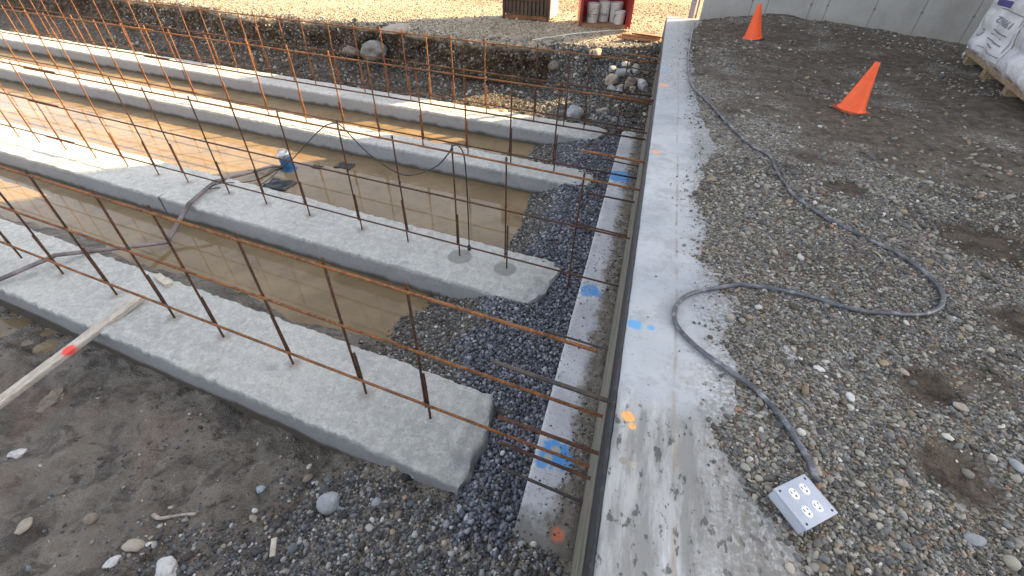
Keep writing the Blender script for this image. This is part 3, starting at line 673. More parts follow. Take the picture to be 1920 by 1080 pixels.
P = scatter(650, (-5, -1), (.0, 1.2), lambda x, y: np.where(y - TK * x < 1.05, .22, 0), pit_z)
stones('gravel', P, np.clip(np.exp(RNG.normal(math.log(.016), .5, len(P))), .008, .05), M['debris'], 1, .25, (.5, .8), (1, 1.5), .4, True, .4)
# crumbs on the ledge by the wall
P = scatter(9500, (-.22, .11), (.85, 8), lambda x, y: (.1 + .9 * sstep(x, -.06, .06)) * (.25 + .75 * sstep(fbm(x * 5, y * 2.5, 0, 3, 441), -.1, .4)), lambda x, y: 0 * x + .001)
stones('gravel', P, np.exp(RNG.normal(math.log(.008), .4, len(P))), M['mixed'], 1, .2, (.5, .85), (1, 1.4), .15, False, .4)
# stones in and below the bank, and on the land beyond
def from_grid(n, r0, r1, x0, x1):
    ci = np.where((GX[0] > x0) & (GX[0] < x1))[0]; dx = np.diff(GX[0])[ci]; c = RNG.choice(ci, n, p=dx / dx.sum()); r = RNG.integers(r0, r1 - 1, n); a = RNG.uniform(0, 1, n)[:, None]; b = RNG.uniform(0, 1, n)[:, None]
    G = np.stack([GX, GY, GZ], -1); P = (G[r, c] * (1 - a) + G[r, c + 1] * a) * (1 - b) + (G[r + 1, c] * (1 - a) + G[r + 1, c + 1] * a) * b
    return P[in_view(P)]
P = np.concatenate([from_grid(2200, NA + NB + 2, NA + NB + NF - 8, -13, -.8), from_grid(4500, NA + NB + NF - 5, NA + NB + NF + 5, -13, .1)])
stones('bank_stones', P, np.clip(np.exp(RNG.normal(math.log(.024), .50, len(P))), .010, .13), M['debris'], 1, .25, (.6, .9), (1, 1.4), .5, True, .6)
P = from_grid(12000, NA + 6, NA + NB + 1, -13, .1)
stones('gravel', P, np.clip(np.exp(RNG.normal(math.log(.024), .5, len(P))), .010, .12), M['slope'], 1, .25, (.5, .85), (1, 1.4), .35, True, .4)
P = from_grid(15000, NA + 14, NA + NB + NF, -1.9, .11)
stones('gravel', P, np.clip(np.exp(RNG.normal(math.log(.024), .42, len(P))), .012, .09), M['slope'], 1, .25, (.5, .85), (1, 1.4), .3, True, .4)
P = from_grid(26000, NA + NB + NF, NA + NB + NF + 60, -11, .6)
stones('gravel', P, np.clip(np.exp(RNG.normal(math.log(.022), .40, len(P))), .011, .07), M['dry_stone'], 1, .2, (.45, .8), (1, 1.4), .35, True, .3)

def sheet_z(x, y):
    k = (GX - x) ** 2 + (GY - y) ** 2; i = np.argpartition(k.ravel(), 4)[:4]; return float(GZ.ravel()[i].mean())
# single stones one can point at
def rock_mat(name, a, b, c): 
    n = N(name); q = n.noise(9, 6, .7); col = n.mix(n.rng(q, .3, .7), a, b); col = n.mix(n.math('MULTIPLY', n.rng(n.noise(30, 5, .7), .5, .7), .6), col, c)
    return n.out(col, .85, n.bump(q, .5, .006))
RM = {'grey': rock_mat('grey_rock', (.22, .23, .235), (.36, .37, .37), (.16, .16, .16)), 'tan': rock_mat('tan_rock', (.26, .215, .16), (.40, .34, .27), (.20, .16, .12)),
      'white': rock_mat('white_rock', (.48, .46, .44), (.64, .62, .60), (.34, .30, .28)), 'black': rock_mat('black_rock', (.018, .017, .018), (.05, .046, .045), (.09, .08, .07)),
      'brown': rock_mat('brown_rock', (.15, .12, .095), (.26, .21, .165), (.10, .08, .065)), 'blue': rock_mat('blue_rock', (.20, .25, .28), (.32, .38, .40), (.15, .17, .18))}
RM['boulder'] = rock_mat('boulder_grey', (.15, .145, .13), (.26, .245, .22), (.10, .09, .075))
ROCKN = [0]
def rock(x, y, z, s, mk, label, flat=.7, lng=1.25, jag=.30, rz=None, name='rock', sink=.28, group=None):
    ROCKN[0] += 1; k = ROCKN[0]; B, F = ico(4 if s > .08 else 3)
    rr = 1 + jag * fbm(B[:, 0] * 1.1 + k * 5.1, B[:, 1] * 1.1, B[:, 2] * 1.1, 3, 500 + k) * 1.4 + .04 * fbm(B[:, 0] * 5, B[:, 1] * 5, B[:, 2] * 5, 3, 520 + k)
    V = B * rr[:, None] * np.array([s * lng / 2, s / 2, s * flat / 2])
    o = np_mesh(name, V, F, RM[mk], smooth=True); o.location = (x, y, z + s * flat / 2 * (1 - 2 * sink)); o.rotation_euler = (random.uniform(-.2, .2), random.uniform(-.2, .2), rz if rz is not None else random.uniform(0, 6))
    return props(o, label, 'rock', group)
pz = lambda x, y: float(pit_z(np.array([x]), np.array([y]))[0]); yz = lambda x, y: float(yard_z(np.array([x]), np.array([y]))[0])
def prock(x, y, s, mk, label, **k): return rock(x, y, pz(x, y), s, mk, label, **k)
prock(-1.371, .895, .118, 'grey', 'large smooth round grey stone half bedded in the gravel, the biggest near the first footing', flat=.85, lng=1.2, jag=.18, rz=.4, sink=.2)
prock(-1.061, 1.185, .062, 'tan', 'brownish upright stone against the front of the first footing, left of a black one', flat=1.1, lng=.9)
prock(-.975, 1.165, .068, 'black', 'glossy black angular stone against the front of the first footing', flat=1.0, jag=.45)
prock(-.925, 1.19, .055, 'grey', 'small grey standing stone right of the black one by the first footing', flat=1.3, lng=.8)
prock(-2.422, .285, .055, 'white', 'white oval pebble at the bottom edge of the mud, beside the large pale rock', lng=1.6, flat=.6)
prock(-2.36, .383, .066, 'tan', 'pale tan elongated pebble where the mud meets the gravel', lng=1.7, flat=.6)
prock(-2.073, .335, .105, 'white', 'large whitish broken rock at the bottom edge of the picture', flat=.9, jag=.5, lng=1.3)
prock(-2.711, .419, .062, 'brown', 'brown oval stone lying alone in the mud', lng=1.4)
prock(-1.066, .953, .062, 'grey', 'round pale grey stone right of the largest round one', lng=1.1, flat=.8, jag=.15)
prock(-.907, .928, .05, 'brown', 'dull brown half-buried stone in the dark gravel below the footing corner', flat=.7)
prock(-.337, .905, .058, 'blue', 'flat bluish slab of stone near the corner of the ledge', flat=.5, lng=1.6)
prock(-.10, .955, .036, 'white', 'small white round pebble lying on the dirty end of the ledge', lng=1.1, jag=.12)
prock(-.16, .93, .042, 'grey', 'small blue-grey round pebble on the dirty end of the ledge', lng=1.1, jag=.12)
prock(-1.894, .879, .042, 'blue', 'pale green-grey chip of stone at the edge of the mud', jag=.5)
prock(-1.821, .719, .052, 'tan', 'yellowish stone among the small gravel in the near corner', jag=.4)
prock(-1.637, 1.024, .05, 'brown', 'brown stone lodged in mud just in front of the first footing', lng=1.3)
prock(-3.95, 1.02, .14, 'brown', 'muddy brown clod with splinters beside the painted board', flat=.5, jag=.55)
prock(-3.70, .62, .085, 'white', 'pale broken lump in the mud at the far left', flat=.6, jag=.5)
prock(-3.076, .277, .075, 'tan', 'tan half-sunk stone in the mud at the lower left', flat=.55, lng=1.5)
rock(-5.38, 8.74, .33, .46, 'boulder', 'big rounded grey boulder at the foot of the earth bank', flat=.8, lng=1.15, sink=.15, name='boulder', rz=.2)
rock(-5.98, 8.86, .33, .28, 'brown', 'smaller brown boulder left of the big grey one below the bank', flat=.7, sink=.2, name='boulder')
rock(-4.98, 9.06, .80, .42, 'tan', 'flat tan slab of rock at the lip of the bank, above the grey boulder', flat=.35, lng=1.6, sink=.3, name='boulder', rz=-.1)
rock(-2.40, 7.62, sheet_z(-2.40, 7.62), .34, 'tan', 'broken pale tan rock behind the furthest footing', flat=.55, lng=1.4, jag=.5, sink=.2, name='boulder', rz=.1)
rock(-1.05, 7.62, sheet_z(-1.05, 7.62), .26, 'grey', 'grey angular rock beside the sunlit gravel near the far end of the wall', flat=1.0, jag=.45, sink=.25, name='boulder')
rock(-.62, 7.9, sheet_z(-.62, 7.9), .17, 'tan', 'pale stone on the gravel slope, alone to the right of the grey angular rock', flat=.7, name='boulder')
rock(-1.75, 9.12, sheet_z(-1.75, 9.12), .20, 'brown', 'brownish stone sticking out of the bank at its right end', flat=.9, sink=.4, name='boulder')
rock(-1.02, 9.13, sheet_z(-1.02, 9.13), .20, 'tan', 'pale block poking out near the top of the bank, below the red box', flat=.8, sink=.3, name='boulder')
for i, (x, y, sz) in enumerate(((-.62, 8.78, .30), (-.50, 9.02, .17), (-.36, 9.06, .15), (-.42, 8.84, .19), (-.28, 8.80, .16), (-.16, 8.94, .15), (-.22, 8.64, .18), (-.38, 8.62, .16), (-.52, 8.58, .13), (-.06, 8.72, .17), (-.10, 8.50, .14), (-.28, 8.46, .13), (-.68, 9.00, .12), (-.02, 8.98, .12), (-.20, 9.16, .13), (-.44, 8.44, .11))):
    x += random.uniform(-.07, .07); y += random.uniform(-.16, .05); x = min(x, .02); sz *= random.uniform(.7, 1.15); rock(x, y, sheet_z(x, y) - .01, sz, ('tan', 'grey', 'white', 'grey', 'tan', 'grey', 'brown')[i % 7], 'rounded cobble in the loose pile on the slope beside the foundation wall', flat=.75, lng=random.uniform(1.0, 1.6), jag=.38, name='cobble', sink=.08, group='cobbles piled by the wall')
for (x, y, s, mk, lab) in ((1.36, 1.141, .034, 'grey', 'bluish grey pebble at the right edge, the largest beside the dark mud patch'), (.931, 1.29, .030, 'white', 'pale flat oval pebble in the gravel below the cable loop'), (.976, .962, .026, 'tan', 'tan pebble standing out right of the outlet box'),
                          (1.298, 1.351, .034, 'tan', 'elongated tan pebble in the cluster of larger pebbles at the right'), (1.118, .84, .033, 'grey', 'pale grey oval pebble at the lower right, under the mud patch'), (.851, 1.402, .028, 'white', 'white chip of stone in the gravel near the cable loop'), (1.165, 1.486, .028, 'tan', 'rusty tan pebble just below the cable loop')):
    rock(x, y, yz(x, y), s, mk, lab, flat=.6, lng=1.5, jag=.15, name='pebble')

# ------------------------------------------------------------------ tall cast wall behind the yard
bld = MB()
bx0 = .654; L = 16.0; c0 = Vector((bx0, 9.44 + TK * bx0, 0))
for (a, b) in ((0, 1),):
    p = [c0, c0 + E * L, c0 + E * L + NV * .22, c0 + NV * .22 + E * .32]
    V = [(q.x, q.y, zz) for zz in (-.3, 12.5) for q in p]
    bld.add(V, [(0, 1, 2, 3)[::-1], (4, 5, 6, 7), (0, 1, 5, 4), (1, 2, 6, 5), (2, 3, 7, 6), (3, 0, 4, 7)])
props(bld.build('concrete_wall', M['building']), 'tall grey cast concrete wall with form seams and tie holes behind the gravel', 'wall')

# ------------------------------------------------------------------ traffic cones
M['cone'] = mat_plain("orange_vinyl", (.93, .105, .010), .42, .05, 8, (.45, .07, .03), .3, bump=.03)
M['cone_base'] = mat_plain("dark_rubber", (.06, .05, .055), .8, .2, 20, (.25, .16, .12), .4)
M['cone_worn'] = mat_plain("worn_orange_vinyl", (.30, .07, .03), .7, .2, 14, (.07, .06, .06), .7, bump=.05)
def cone(x, y, hgt, tilt, rz, label, base_dark):
    t = empty('traffic_cone', (x, y, yz(x, y) - .004), 0, label, 'traffic cone', 'traffic cones on the gravel'); t.rotation_euler = tilt + (rz,)
    s = hgt / .40
    p = [(.118, .022), (.112, .03), (.104, .034), (.099, .05), (.058, .22), (.0255, .365), (.0225, .392), (.018, .40), (.013, .398), (.013, .36), (.05, .2)]
    o = MB().lathe([(r * s, z * s) for r, z in p], 40).build('cone_body', M['cone'], t, True); auto_smooth(o, 40)
    b = MB(); b.box((0, 0, .012 * s), (.222 * s, .222 * s, .024 * s), None, .008 * s); auto_smooth(b.build('cone_base', M['cone_base'] if base_dark else M['cone_worn'], t))
    f = MB().lathe([(.110 * s, .0235 * s), (.108 * s, .030 * s), (.104 * s, .034 * s)], 40).build('cone_flange', M['cone'], t, True)
    return t
cone(1.330, 7.84, .44, (R(1), R(-8)), .35, 'orange traffic cone closest to the concrete wall, beside the cable', True)
c2 = cone(1.822, 4.82, .41, (R(2), R(3)), .5, 'orange traffic cone with a scuff mark on its side, in the middle of the gravel', False)

# ------------------------------------------------------------------ cable and outlet box
M['cable'] = mat_plain("dusty_black_rubber", (.10, .102, .115), .45, .3, 9, (.36, .36, .385), .75, bump=.05)
CP = [(0.57, 9.06), (0.48, 7.45), (0.43, 6.3), (0.43, 5.54), (0.45, 5.12), (0.55, 4.7), (0.65, 4.31), (0.73, 3.96), (0.85, 3.6), (0.94, 3.43), (0.96, 3.21), (0.97, 2.95), (0.99, 2.79), (1.06, 2.65), (1.14, 2.53), (1.23, 2.44), (1.31, 2.37), (1.38, 2.29), (1.43, 2.21), (1.46, 2.11), (1.46, 2.01), (1.44, 1.94), (1.4, 1.88), (1.32, 1.825), (1.22, 1.785), (1.13, 1.765), (1.05, 1.76), (0.97, 1.77), (0.85, 1.805), (0.74, 1.82), (0.62, 1.815), (0.53, 1.785), (0.43, 1.73), (0.36, 1.67), (0.32, 1.6), (0.305, 1.53), (0.315, 1.46), (0.355, 1.395), (0.42, 1.33), (0.51, 1.265), (0.58, 1.205), (0.63, 1.14), (0.67, 1.07), (0.70, 1.0), (0.713, 0.94), (0.715, 0.875)]
def catmull(P, k=8):
    P = [Vector(p) for p in P]; out = []
    for i in range(len(P) - 1):
        a, b, c, d_ = P[max(i - 1, 0)], P[i], P[i + 1], P[min(i + 2, len(P) - 1)]
        for j in range(k):
            t = j / k; out.append(.5 * ((2 * b) + (c - a) * t + (2 * a - 5 * b + 4 * c - d_) * t * t + (3 * b - a - 3 * c + d_) * t ** 3))
    out.append(P[-1]); return out
cc = catmull([(x, y, 0) for x, y in CP], 8)
pts = []
for i, p in enumerate(cc):
    z = max(yz(p.x, p.y), 1.301 if p.x < .62 else 0) + .0130
    if i > len(cc) - 14: z += (i - len(cc) + 14) * .0012
    pts.append((p.x, p.y, z))
cab = MB().tube(pts, .0096, 10).build('power_cable', M['cable'], None, True)
props(cab, 'thick dusty black power cable looping over the gravel to the outlet box', 'cable')
M['boxgrey'] = mat_plain("grey_plastic", (.40, .425, .49), .45, .05, 9, (.30, .30, .31), .25, bump=.02)
M['boxside'] = mat_plain("grey_plastic_body", (.44, .47, .53), .5, .05, 9, (.28, .27, .26), .35, bump=.02)
M['white_pl'] = mat_plain("white_plastic", (.82, .82, .82), .4, .03, 20, (.55, .50, .45), .25, bump=0)
M['slot'] = mat_plain("black_slot", (.012, .012, .012), .7, .1, 10, bump=0)
ob = empty('outlet_box', (.651, .789, 1.291), 0, 'grey plastic outlet box with four white sockets at the end of the cable', 'outlet box')
ax = Vector((.63, -.78, 0)).normalized(); ay = Vector((.62, .78, 0)); ay = (ay - ax * ay.dot(ax)).normalized(); az = ax.cross(ay)
BM = Matrix(((ax.x, ay.x, az.x), (ax.y, ay.y, az.y), (ax.z, ay.z, az.z)))
tl = Matrix.Rotation(R(5), 3, ay) @ Matrix.Rotation(R(-4), 3, ax); BM = tl @ BM
auto_smooth(MB().box(BM @ Vector((0, 0, .041)), (.112, .122, .036), BM, .004).build('box_body', M['boxside'], ob))
auto_smooth(MB().box(BM @ Vector((0, 0, .0635)), (.118, .130, .009), BM, .0035).build('cover_plate', M['boxgrey'], ob))
for s_, t_ in ((.29, .316), (.28, .64), (.70, .35), (.70, .68)):
    c = Vector(((s_ - .5) * .118, (.5 - t_) * .130, .0682))
    def stadium(L_, W_, z0, z1, n=10, cx=0, cy=0):
        ring = [(cx + (L_ - W_) / 2 + W_ / 2 * math.cos(g), cy + W_ / 2 * math.sin(g)) for g in np.linspace(-math.pi / 2, math.pi / 2, n)] + [(cx - (L_ - W_) / 2 + W_ / 2 * math.cos(g), cy + W_ / 2 * math.sin(g)) for g in np.linspace(math.pi / 2, 1.5 * math.pi, n)]
        k = len(ring); V = [BM @ (c + Vector((a, b, z0))) for a, b in ring] + [BM @ (c + Vector((a * .96, b * .96, z1))) for a, b in ring]
        return V, [tuple(range(k, 2 * k))] + [(i, (i + 1) % k, (i + 1) % k + k, i + k) for i in range(k)]
    m = MB(); m.add(*stadium(.0335, .0245, -.001, .0016)); sk = m.build('socket', M['white_pl'], ob)
    sl = MB()
    for (a, b, la, lb) in ((-.0055, -.0062, .0075, .0022), (-.0055, .0062, .0062, .0022), (.0068, 0, .0048, .0048)):
        sl.box(BM @ (c + Vector((a, b, .0018))), (la, lb, .0012), BM)
    sl.build('slots', M['slot'], sk)
for a, b in ((-.047, .052), (.047, .052), (-.047, -.052), (.047, -.052)):
    MB().lathe([(0.0001, .0012), (.0028, .0010), (.0036, 0)], 12, BM @ Vector((a, b, .0681)), BM).build('screw', M['slot'], ob)
MB().tube([BM @ Vector((-.035, .060, .036)), BM @ Vector((-.035, .082, .034))], [.014, .012], 12).build('cord_grip', M['cable'], ob, True)

# ------------------------------------------------------------------ boards, hose, pump and cord in the dig
def mat_wood(name, a, b, red=None):
    n = N(name); g = n.noise(14, 5, .65, stretch=(3, .5, 3)); col = n.mix(n.rng(g, .35, .65), a, b)
    col = n.mix(n.math('MULTIPLY', n.rng(n.noise(9, 5, .7), .52, .7), .4), col, (.16, .12, .085))
    if red: 
        for c_, r_, k_ in red: col = n.mix(n.math('MULTIPLY', n.spot(c_, r_, .35, .4, 25), k_), col, (.80, .05, .03))
    return n.out(col, .85, n.bump(g, .3, .003))
def plank(name, p, q, wid, thk, mat, up=Vector((0, 0, 1)), parent=None):
    p = Vector(p); q = Vector(q); t = (q - p).normalized(); s = t.cross(up).normalized(); u = s.cross(t); Mx = Matrix(((t.x, s.x, u.x), (t.y, s.y, u.y), (t.z, s.z, u.z)))
    return auto_smooth(MB().box((p + q) / 2, ((q - p).length, wid, thk), Mx, min(thk, wid) * .08).build(name, mat, parent), 30)
pb = Vector((-3.77, 1.88, .055)); pa = Vector((-4.05, .20, -.205)); dirb = (pa - pb)
redp = pb.lerp(pa, .36)
M['board'] = mat_wood("weathered_board", (.38, .33, .27), (.55, .49, .41), [((redp.x + .02, redp.y, redp.z + .02), .045, .9), ((pb.lerp(pa, .80)).to_tuple(), .05, .5)])
props(plank('board', pb, pa, .088, .038, M['board']), 'pale board with a red paint spot reaching from the mud onto the first footing', 'board')
M['hose'] = mat_plain("hose_fabric", (.185, .15, .145), .7, .25, 6, (.30, .25, .22), .5)
hp0 = [(-5.6, .9, .03), (-5.16, 1.62, .045), (-4.93, 2.05, .105), (-4.66, 2.82, -.195), (-4.69, 3.27, .035), (-4.79, 3.78, .055), (-4.95, 4.45, -.16), (-4.93, 4.80, -.22), (-4.74, 4.88, -.235)]
hp = []
for i_, q_ in enumerate(hp0):                                   # straight runs with short bends
    q_ = Vector(q_)
    if 0 < i_ < len(hp0) - 1:
        for o_ in (hp0[i_ - 1], hp0[i_ + 1]):
            o_ = Vector(o_); hp.append(q_ + (o_ - q_).normalized() * .045)
    else: hp.append(q_)
def ribbon(P, w_, t_):
    P = catmull(P, 4); m = MB(); n = 10; V = []
    for i, p in enumerate(P):
        t = (P[min(i + 1, len(P) - 1)] - P[max(i - 1, 0)]).normalized(); s = t.cross(Vector((0, 0, 1))).normalized(); u = s.cross(t)
        for k in range(n):
            g = 2 * math.pi * k / n; V.append(p + s * math.cos(g) * w_ / 2 + u * math.sin(g) * t_ / 2)
    F = [(i * n + k, i * n + (k + 1) % n, (i + 1) * n + (k + 1) % n, (i + 1) * n + k) for i in range(len(P) - 1) for k in range(n)]
    return m.add(V, F)
props(ribbon(hp, .056, .036).build('discharge_hose', M['hose'], None, True), 'brownish grey discharge hose kinked across the pool, from the blue pump over two footings', 'hose')
plank_small = mat_wood("scrap_wood", (.42, .37, .29), (.56, .50, .40))
props(plank('wood_block', (-3.94, 2.16, .018), (-3.72, 2.085, .018), .058, .034, plank_small), 'short scrap of wood lying on the inner edge of the first footing', 'wood scrap')
xx, yy = -1.542, .596
props(plank('wood_block', (xx - .03, yy + .04, pz(xx, yy) + .02), (xx + .025, yy - .045, pz(xx, yy) + .022), .03, .014, plank_small), 'tiny pale wood offcut on the gravel of the near corner', 'wood scrap')
M['rag'] = mat_plain("pale_root", (.36, .30, .25), .9, .2, 20)
props(MB().tube(catmull([(-2.42, .555, pz(-2.42, .555) + .012), (-2.36, .548, pz(-2.36, .548) + .012), (-2.30, .57, pz(-2.3, .57) + .018), (-2.23, .61, pz(-2.23, .61) + .018), (-2.16, .63, pz(-2.16, .63) + .014)], 5), [.014] * 5 + [.011] * 6 + [.008] * 6 + [.010] * 4, 7).build('root', M['rag'], None, True), 'pale bent root lying across the edge of mud and gravel', 'root')
M['straw'] = mat_plain("straw", (.42, .36, .26), .9, .1, 20)
for (x, y, a, L_, lab) in ((1.278, 2.253, 1.9, .06, 'thin pale twig on the gravel inside the cable loop'), (.906, 4.45, 2.4, .14, 'curled pale twig on the gravel left of the middle cone')):
    z = yz(x, y) + .008
    props(MB().tube(catmull([(x - math.cos(a) * L_ / 2, y - math.sin(a) * L_ / 2, z), (x, y + .01, z + .004), (x + math.cos(a) * L_ / 2, y + math.sin(a) * L_ / 2, z)], 5), .0035, 6).build('twig', M['straw'], None, True), lab, 'twig')
# blue submersible pump
M['blue'] = mat_plain("blue_enamel", (.035, .155, .36), .35, .15, 10, (.25, .25, .24), .3, bump=.03)
M['alu'] = mat_plain("bare_aluminium", (.62, .62, .62), .35, .1, 12, (.3, .28, .25), .4, metal=.6)
M['blackp'] = mat_plain("black_plastic", (.02, .02, .022), .4, .2, 10)
pump = empty('submersible_pump', (-4.66, 4.86, -.275), 0, 'blue submersible pump with pale top standing in the muddy pool', 'pump'); pump.rotation_euler = (R(4), R(-5), .3)
pump.scale = (.94, .94, .94)
auto_smooth(MB().lathe([(.0, .0), (.098, .0), (.10, .03), (.088, .06)], 28).build('strainer', M['blue'], pump))
auto_smooth(MB().lathe([(.088, .06), (.092, .07), (.092, .23), (.086, .245)], 28).build('motor_housing', M['blue'], pump))
auto_smooth(MB().lathe([(.086, .245), (.09, .25), (.088, .285), (.07, .30), (.0, .303)], 28).build('cap', M['alu'], pump))
MB().tube(catmull([(-.055, 0, .29), (-.05, 0, .345), (0, 0, .36), (.05, 0, .345), (.055, 0, .29)], 5), .009, 8).build('handle', M['alu'], pump, True)
MB().tube(catmull([(-.09, .02, .07), (-.14, .03, .06), (-.15, .03, .03)], 5), .03, 10).build('discharge_port', M['blackp'], pump, True)
M['cord'] = mat_plain("black_cord", (.03, .028, .028), .5, .2, 10)
tz = 1.11
def u2(u, z, dv=0.0): return tuple(rp(2, u, z, dv))
cordp = [(-4.55, 4.72, .03), (-4.52, 4.45, -.10), (-4.62, 4.05, -.16), (-4.70, 3.72, .01), (-4.72, 3.60, .05), (-4.70, 3.75, .055), (-4.55, 4.1, -.05), (-4.2, 4.35, .12), (-3.5, 3.95, .60), (-2.85, 3.50, 1.03), u2(-2.70, tz + .005), u2(-2.62, tz + .012), u2(-2.55, tz - .01, -.02), u2(-2.30, .90, -.03), u2(-1.97, .775, -.03), u2(-1.65, .90, -.02), u2(-1.49, 1.06, -.02), u2(-1.455, tz + .012), u2(-1.41, tz + .015, .02), u2(-1.375, 1.04, .05), u2(-1.37, .8, .07), u2(-1.375, .4, .08), u2(-1.38, .07, .08)]
cr = empty('pump_cord', (-2.6, 3.4, 1.1), 0, 'black pump cord draped over the top bar of the second rebar curtain', 'cord')
o_ = Vector((-2.6, 3.4, 1.1))
MB().tube([p - o_ for p in catmull(cordp, 8)], .0058, 7).build('cord', M['cord'], cr, True)
pe = Vector(cordp[-1]) - o_
auto_smooth(MB().lathe([(.0, .03), (.012, .03), (.018, .0), (.018, -.03), (.0, -.032)], 12, pe).build('plug', M['cord'], cr))
# torn plastic on the water
def scrap(name, x, y, z, s, label, seed):
    n = 9; g = np.linspace(-1, 1, n); X, Y = np.meshgrid(g, g); rr = 1 + .35 * fbm(X * 1.2 + seed, Y * 1.2, 0, 3, 700)
    Z = .16 * np.abs(fbm(X * 1.9 + seed, Y * 1.9, 0, 3, 710)) * s * 2
    V = np.stack([x + X * rr * s, y + Y * rr * s * .7, z + Z], -1).reshape(-1, 3)
    o = np_mesh(name, V, grid_faces(n, n), M['blackp'], smooth=True); md = o.modifiers.new('thick', 'SOLIDIFY'); md.thickness = .004
    return props(o, label, 'plastic scrap')
scrap('plastic_scrap', -4.50, 4.40, -.248, .17, 'crumpled black plastic scrap floating in front of the pump', 1)
scrap('plastic_scrap', -3.98, 5.20, -.248, .12, 'small black plastic scrap floating right of the pump', 5)
scrap('plastic_scrap', -4.35, 5.05, -.250, .07, 'tiny dark scrap floating at the edge of the sunlit water', 9)

# ------------------------------------------------------------------ things on the land beyond the dig
M['red'] = mat_plain("red_paint", (.42, .022, .020), .45, .2, 4, (.16, .05, .03), .45, bump=.05)
M['reddark'] = mat_plain("red_brown_paint", (.24, .03, .02), .6, .2, 6, (.10, .05, .03), .5)
M['ply'] = mat_wood("plywood_floor", (.22, .12, .06), (.34, .20, .11))
gz = .862
rb = empty('storage_box', (-1.57, 10.50, gz), R(12), 'open red steel storage box holding four buckets on the far ground', 'storage box')
W_, D_, H_ = .97, .86, 3.1; tk = .03
MB().box((W_ / 2, D_ / 2, .035), (W_, D_, .05)).build('floor', M['ply'], rb)
MB().box((tk / 2, D_ / 2, H_ / 2 + .06), (tk, D_, H_)).build('side_panel', M['red'], rb)
MB().box((W_ - tk / 2, D_ / 2, H_ / 2 + .06), (tk, D_, H_)).build('side_panel', M['red'], rb)
MB().box((W_ / 2, D_ - tk / 2, H_ / 2 + .06), (W_ - 2 * tk - .004, tk, H_)).build('back_panel', M['red'], rb)
MB().box((W_ / 2, D_ / 2, H_ + .075), (W_ + .02, D_ + .02, .03)).build('roof_panel', M['red'], rb)
for x in (.016, W_ - .016): MB().box((x, -.022, H_ / 2 + .04), (.055, .04, H_ + .08)).build('corner_post', M['reddark'], rb)
MB().box((W_ / 2, -.022, .04), (W_ - .09, .036, .065)).build('sill', M['ply'], rb)
MB().box((W_ - .012, -.27, H_ / 2 + .03), (.022, .44, H_ - .1)).build('door', M['red'], rb)
M['bucket'] = mat_plain("bucket_plastic", (.62, .60, .56), .45, .06, 7, (.42, .33, .24), .5, bump=.03)
M['ink'] = mat_plain("dark_print", (.02, .02, .025), .6, .1, 10, bump=0)
def text_mesh(name, body, size, mat, parent, loc, rot, bend=None):
    c = bpy.data.curves.new(name, 'FONT'); c.body = body; c.size = size; c.align_x = 'CENTER'; c.align_y = 'CENTER'; c.extrude = .0005; c.resolution_u = 2
    o = bpy.data.objects.new(name, c); COL.objects.link(o); dg = bpy.context.evaluated_depsgraph_get(); me = bpy.data.meshes.new_from_object(o.evaluated_get(dg)); bpy.data.objects.remove(o); bpy.data.curves.remove(c)
    if bend:
        for v in me.vertices:
            a = v.co.x / bend; v.co = Vector((math.sin(a) * (bend + v.co.z), v.co.y, math.cos(a) * (bend + v.co.z) - bend))
    me.materials.clear(); o = link_mesh(name, me, mat, parent); o.location = loc; o.rotation_euler = rot
    return o
def bucket(x, y, hgt, r, label, txt=None, face=0.0, dirty=False):
    t = empty('bucket', (x, y, gz + .062), 0, label, 'bucket', 'buckets in the red box')
    s = hgt; p = [(0, 0), (r * .86, 0), (r * .875, .01), (r * .97, s * .76), (r * 1.03, s * .77), (r * 1.03, s * .80), (r * .98, s * .81), (r * 1.0, s * .87), (r * 1.06, s * .88), (r * 1.06, s * .91), (r * 1.0, s * .92), (r * 1.01, s), (r * .95, s), (r * .93, s * .9), (r * .8, .03), (0, .03)]
    auto_smooth(MB().lathe(p, 32).build('bucket_body', M['bucket'], t), 40)
    MB().tube(catmull([(r * 1.04 * math.cos(g), r * 1.04 * math.sin(g), s * .80 - .12 * math.sin(g - face) * (1 if math.sin(g - face) > 0 else 0)) for g in np.linspace(face, face + math.pi, 9)], 3), .004, 6).build('bail', M['steel'], t, True)
    if txt:
        dx, dy = -x, -y; a = math.atan2(dy, dx) + .0
        rr = r * .955; text_mesh('print', txt, .085, M['ink'], t, (rr * math.cos(a), rr * math.sin(a), s * .36), (R(90), 0, a + R(90)), rr)
bucket(-1.36, 10.80, .345, .128, 'white bucket closest to the left wall of the red box, with letters on it', 'RCTT', 2)
bucket(-1.16, 11.02, .355, .128, 'white bucket with dark letters standing at the back, second in the red box', 'DNA', 1)
bucket(-.905, 11.02, .355, .128, 'tall pale bucket standing behind the short one in the red box', None, 0)
bucket(-.80, 10.80, .235, .115, 'short splattered bucket at the front of the red box', None, 1)
# rusty crate of upright steel channels
cb = empty('steel_crate', (-3.33, 10.87, gz), R(-2), 'rust brown crate with upright channel slats on the far ground, left of the red box', 'crate')
CW, CD, CH = 1.03, .36, 3.1
for x in (.02, CW - .02):
    for y in (0.0, CD): MB().box((x, y, CH / 2), (.05, .05, CH)).build('corner_post', M['rust_dark'], cb)
for z, mm in ((.045, 'rust'), (CH - .03, 'rust')):
    MB().box((CW / 2, -.003, z), (CW - .094, .045, .06)).build('frame_rail', M[mm], cb)
M['slat'] = mat_plain("brown_slats", (.095, .062, .042), .75, .25, 5, (.17, .09, .045), .4)
m = MB()
for k in range(11): m.box((.075 + k * (CW - .15) / 10, .03, CH / 2 + .02), (.058, .035, CH - .15), None, .004)
m.build('slats', M['slat'], cb)
MB().box((CW / 2, -.0, .36), (CW - .10, .012, .02)).build('frame_rail', M['rust_dark'], cb)
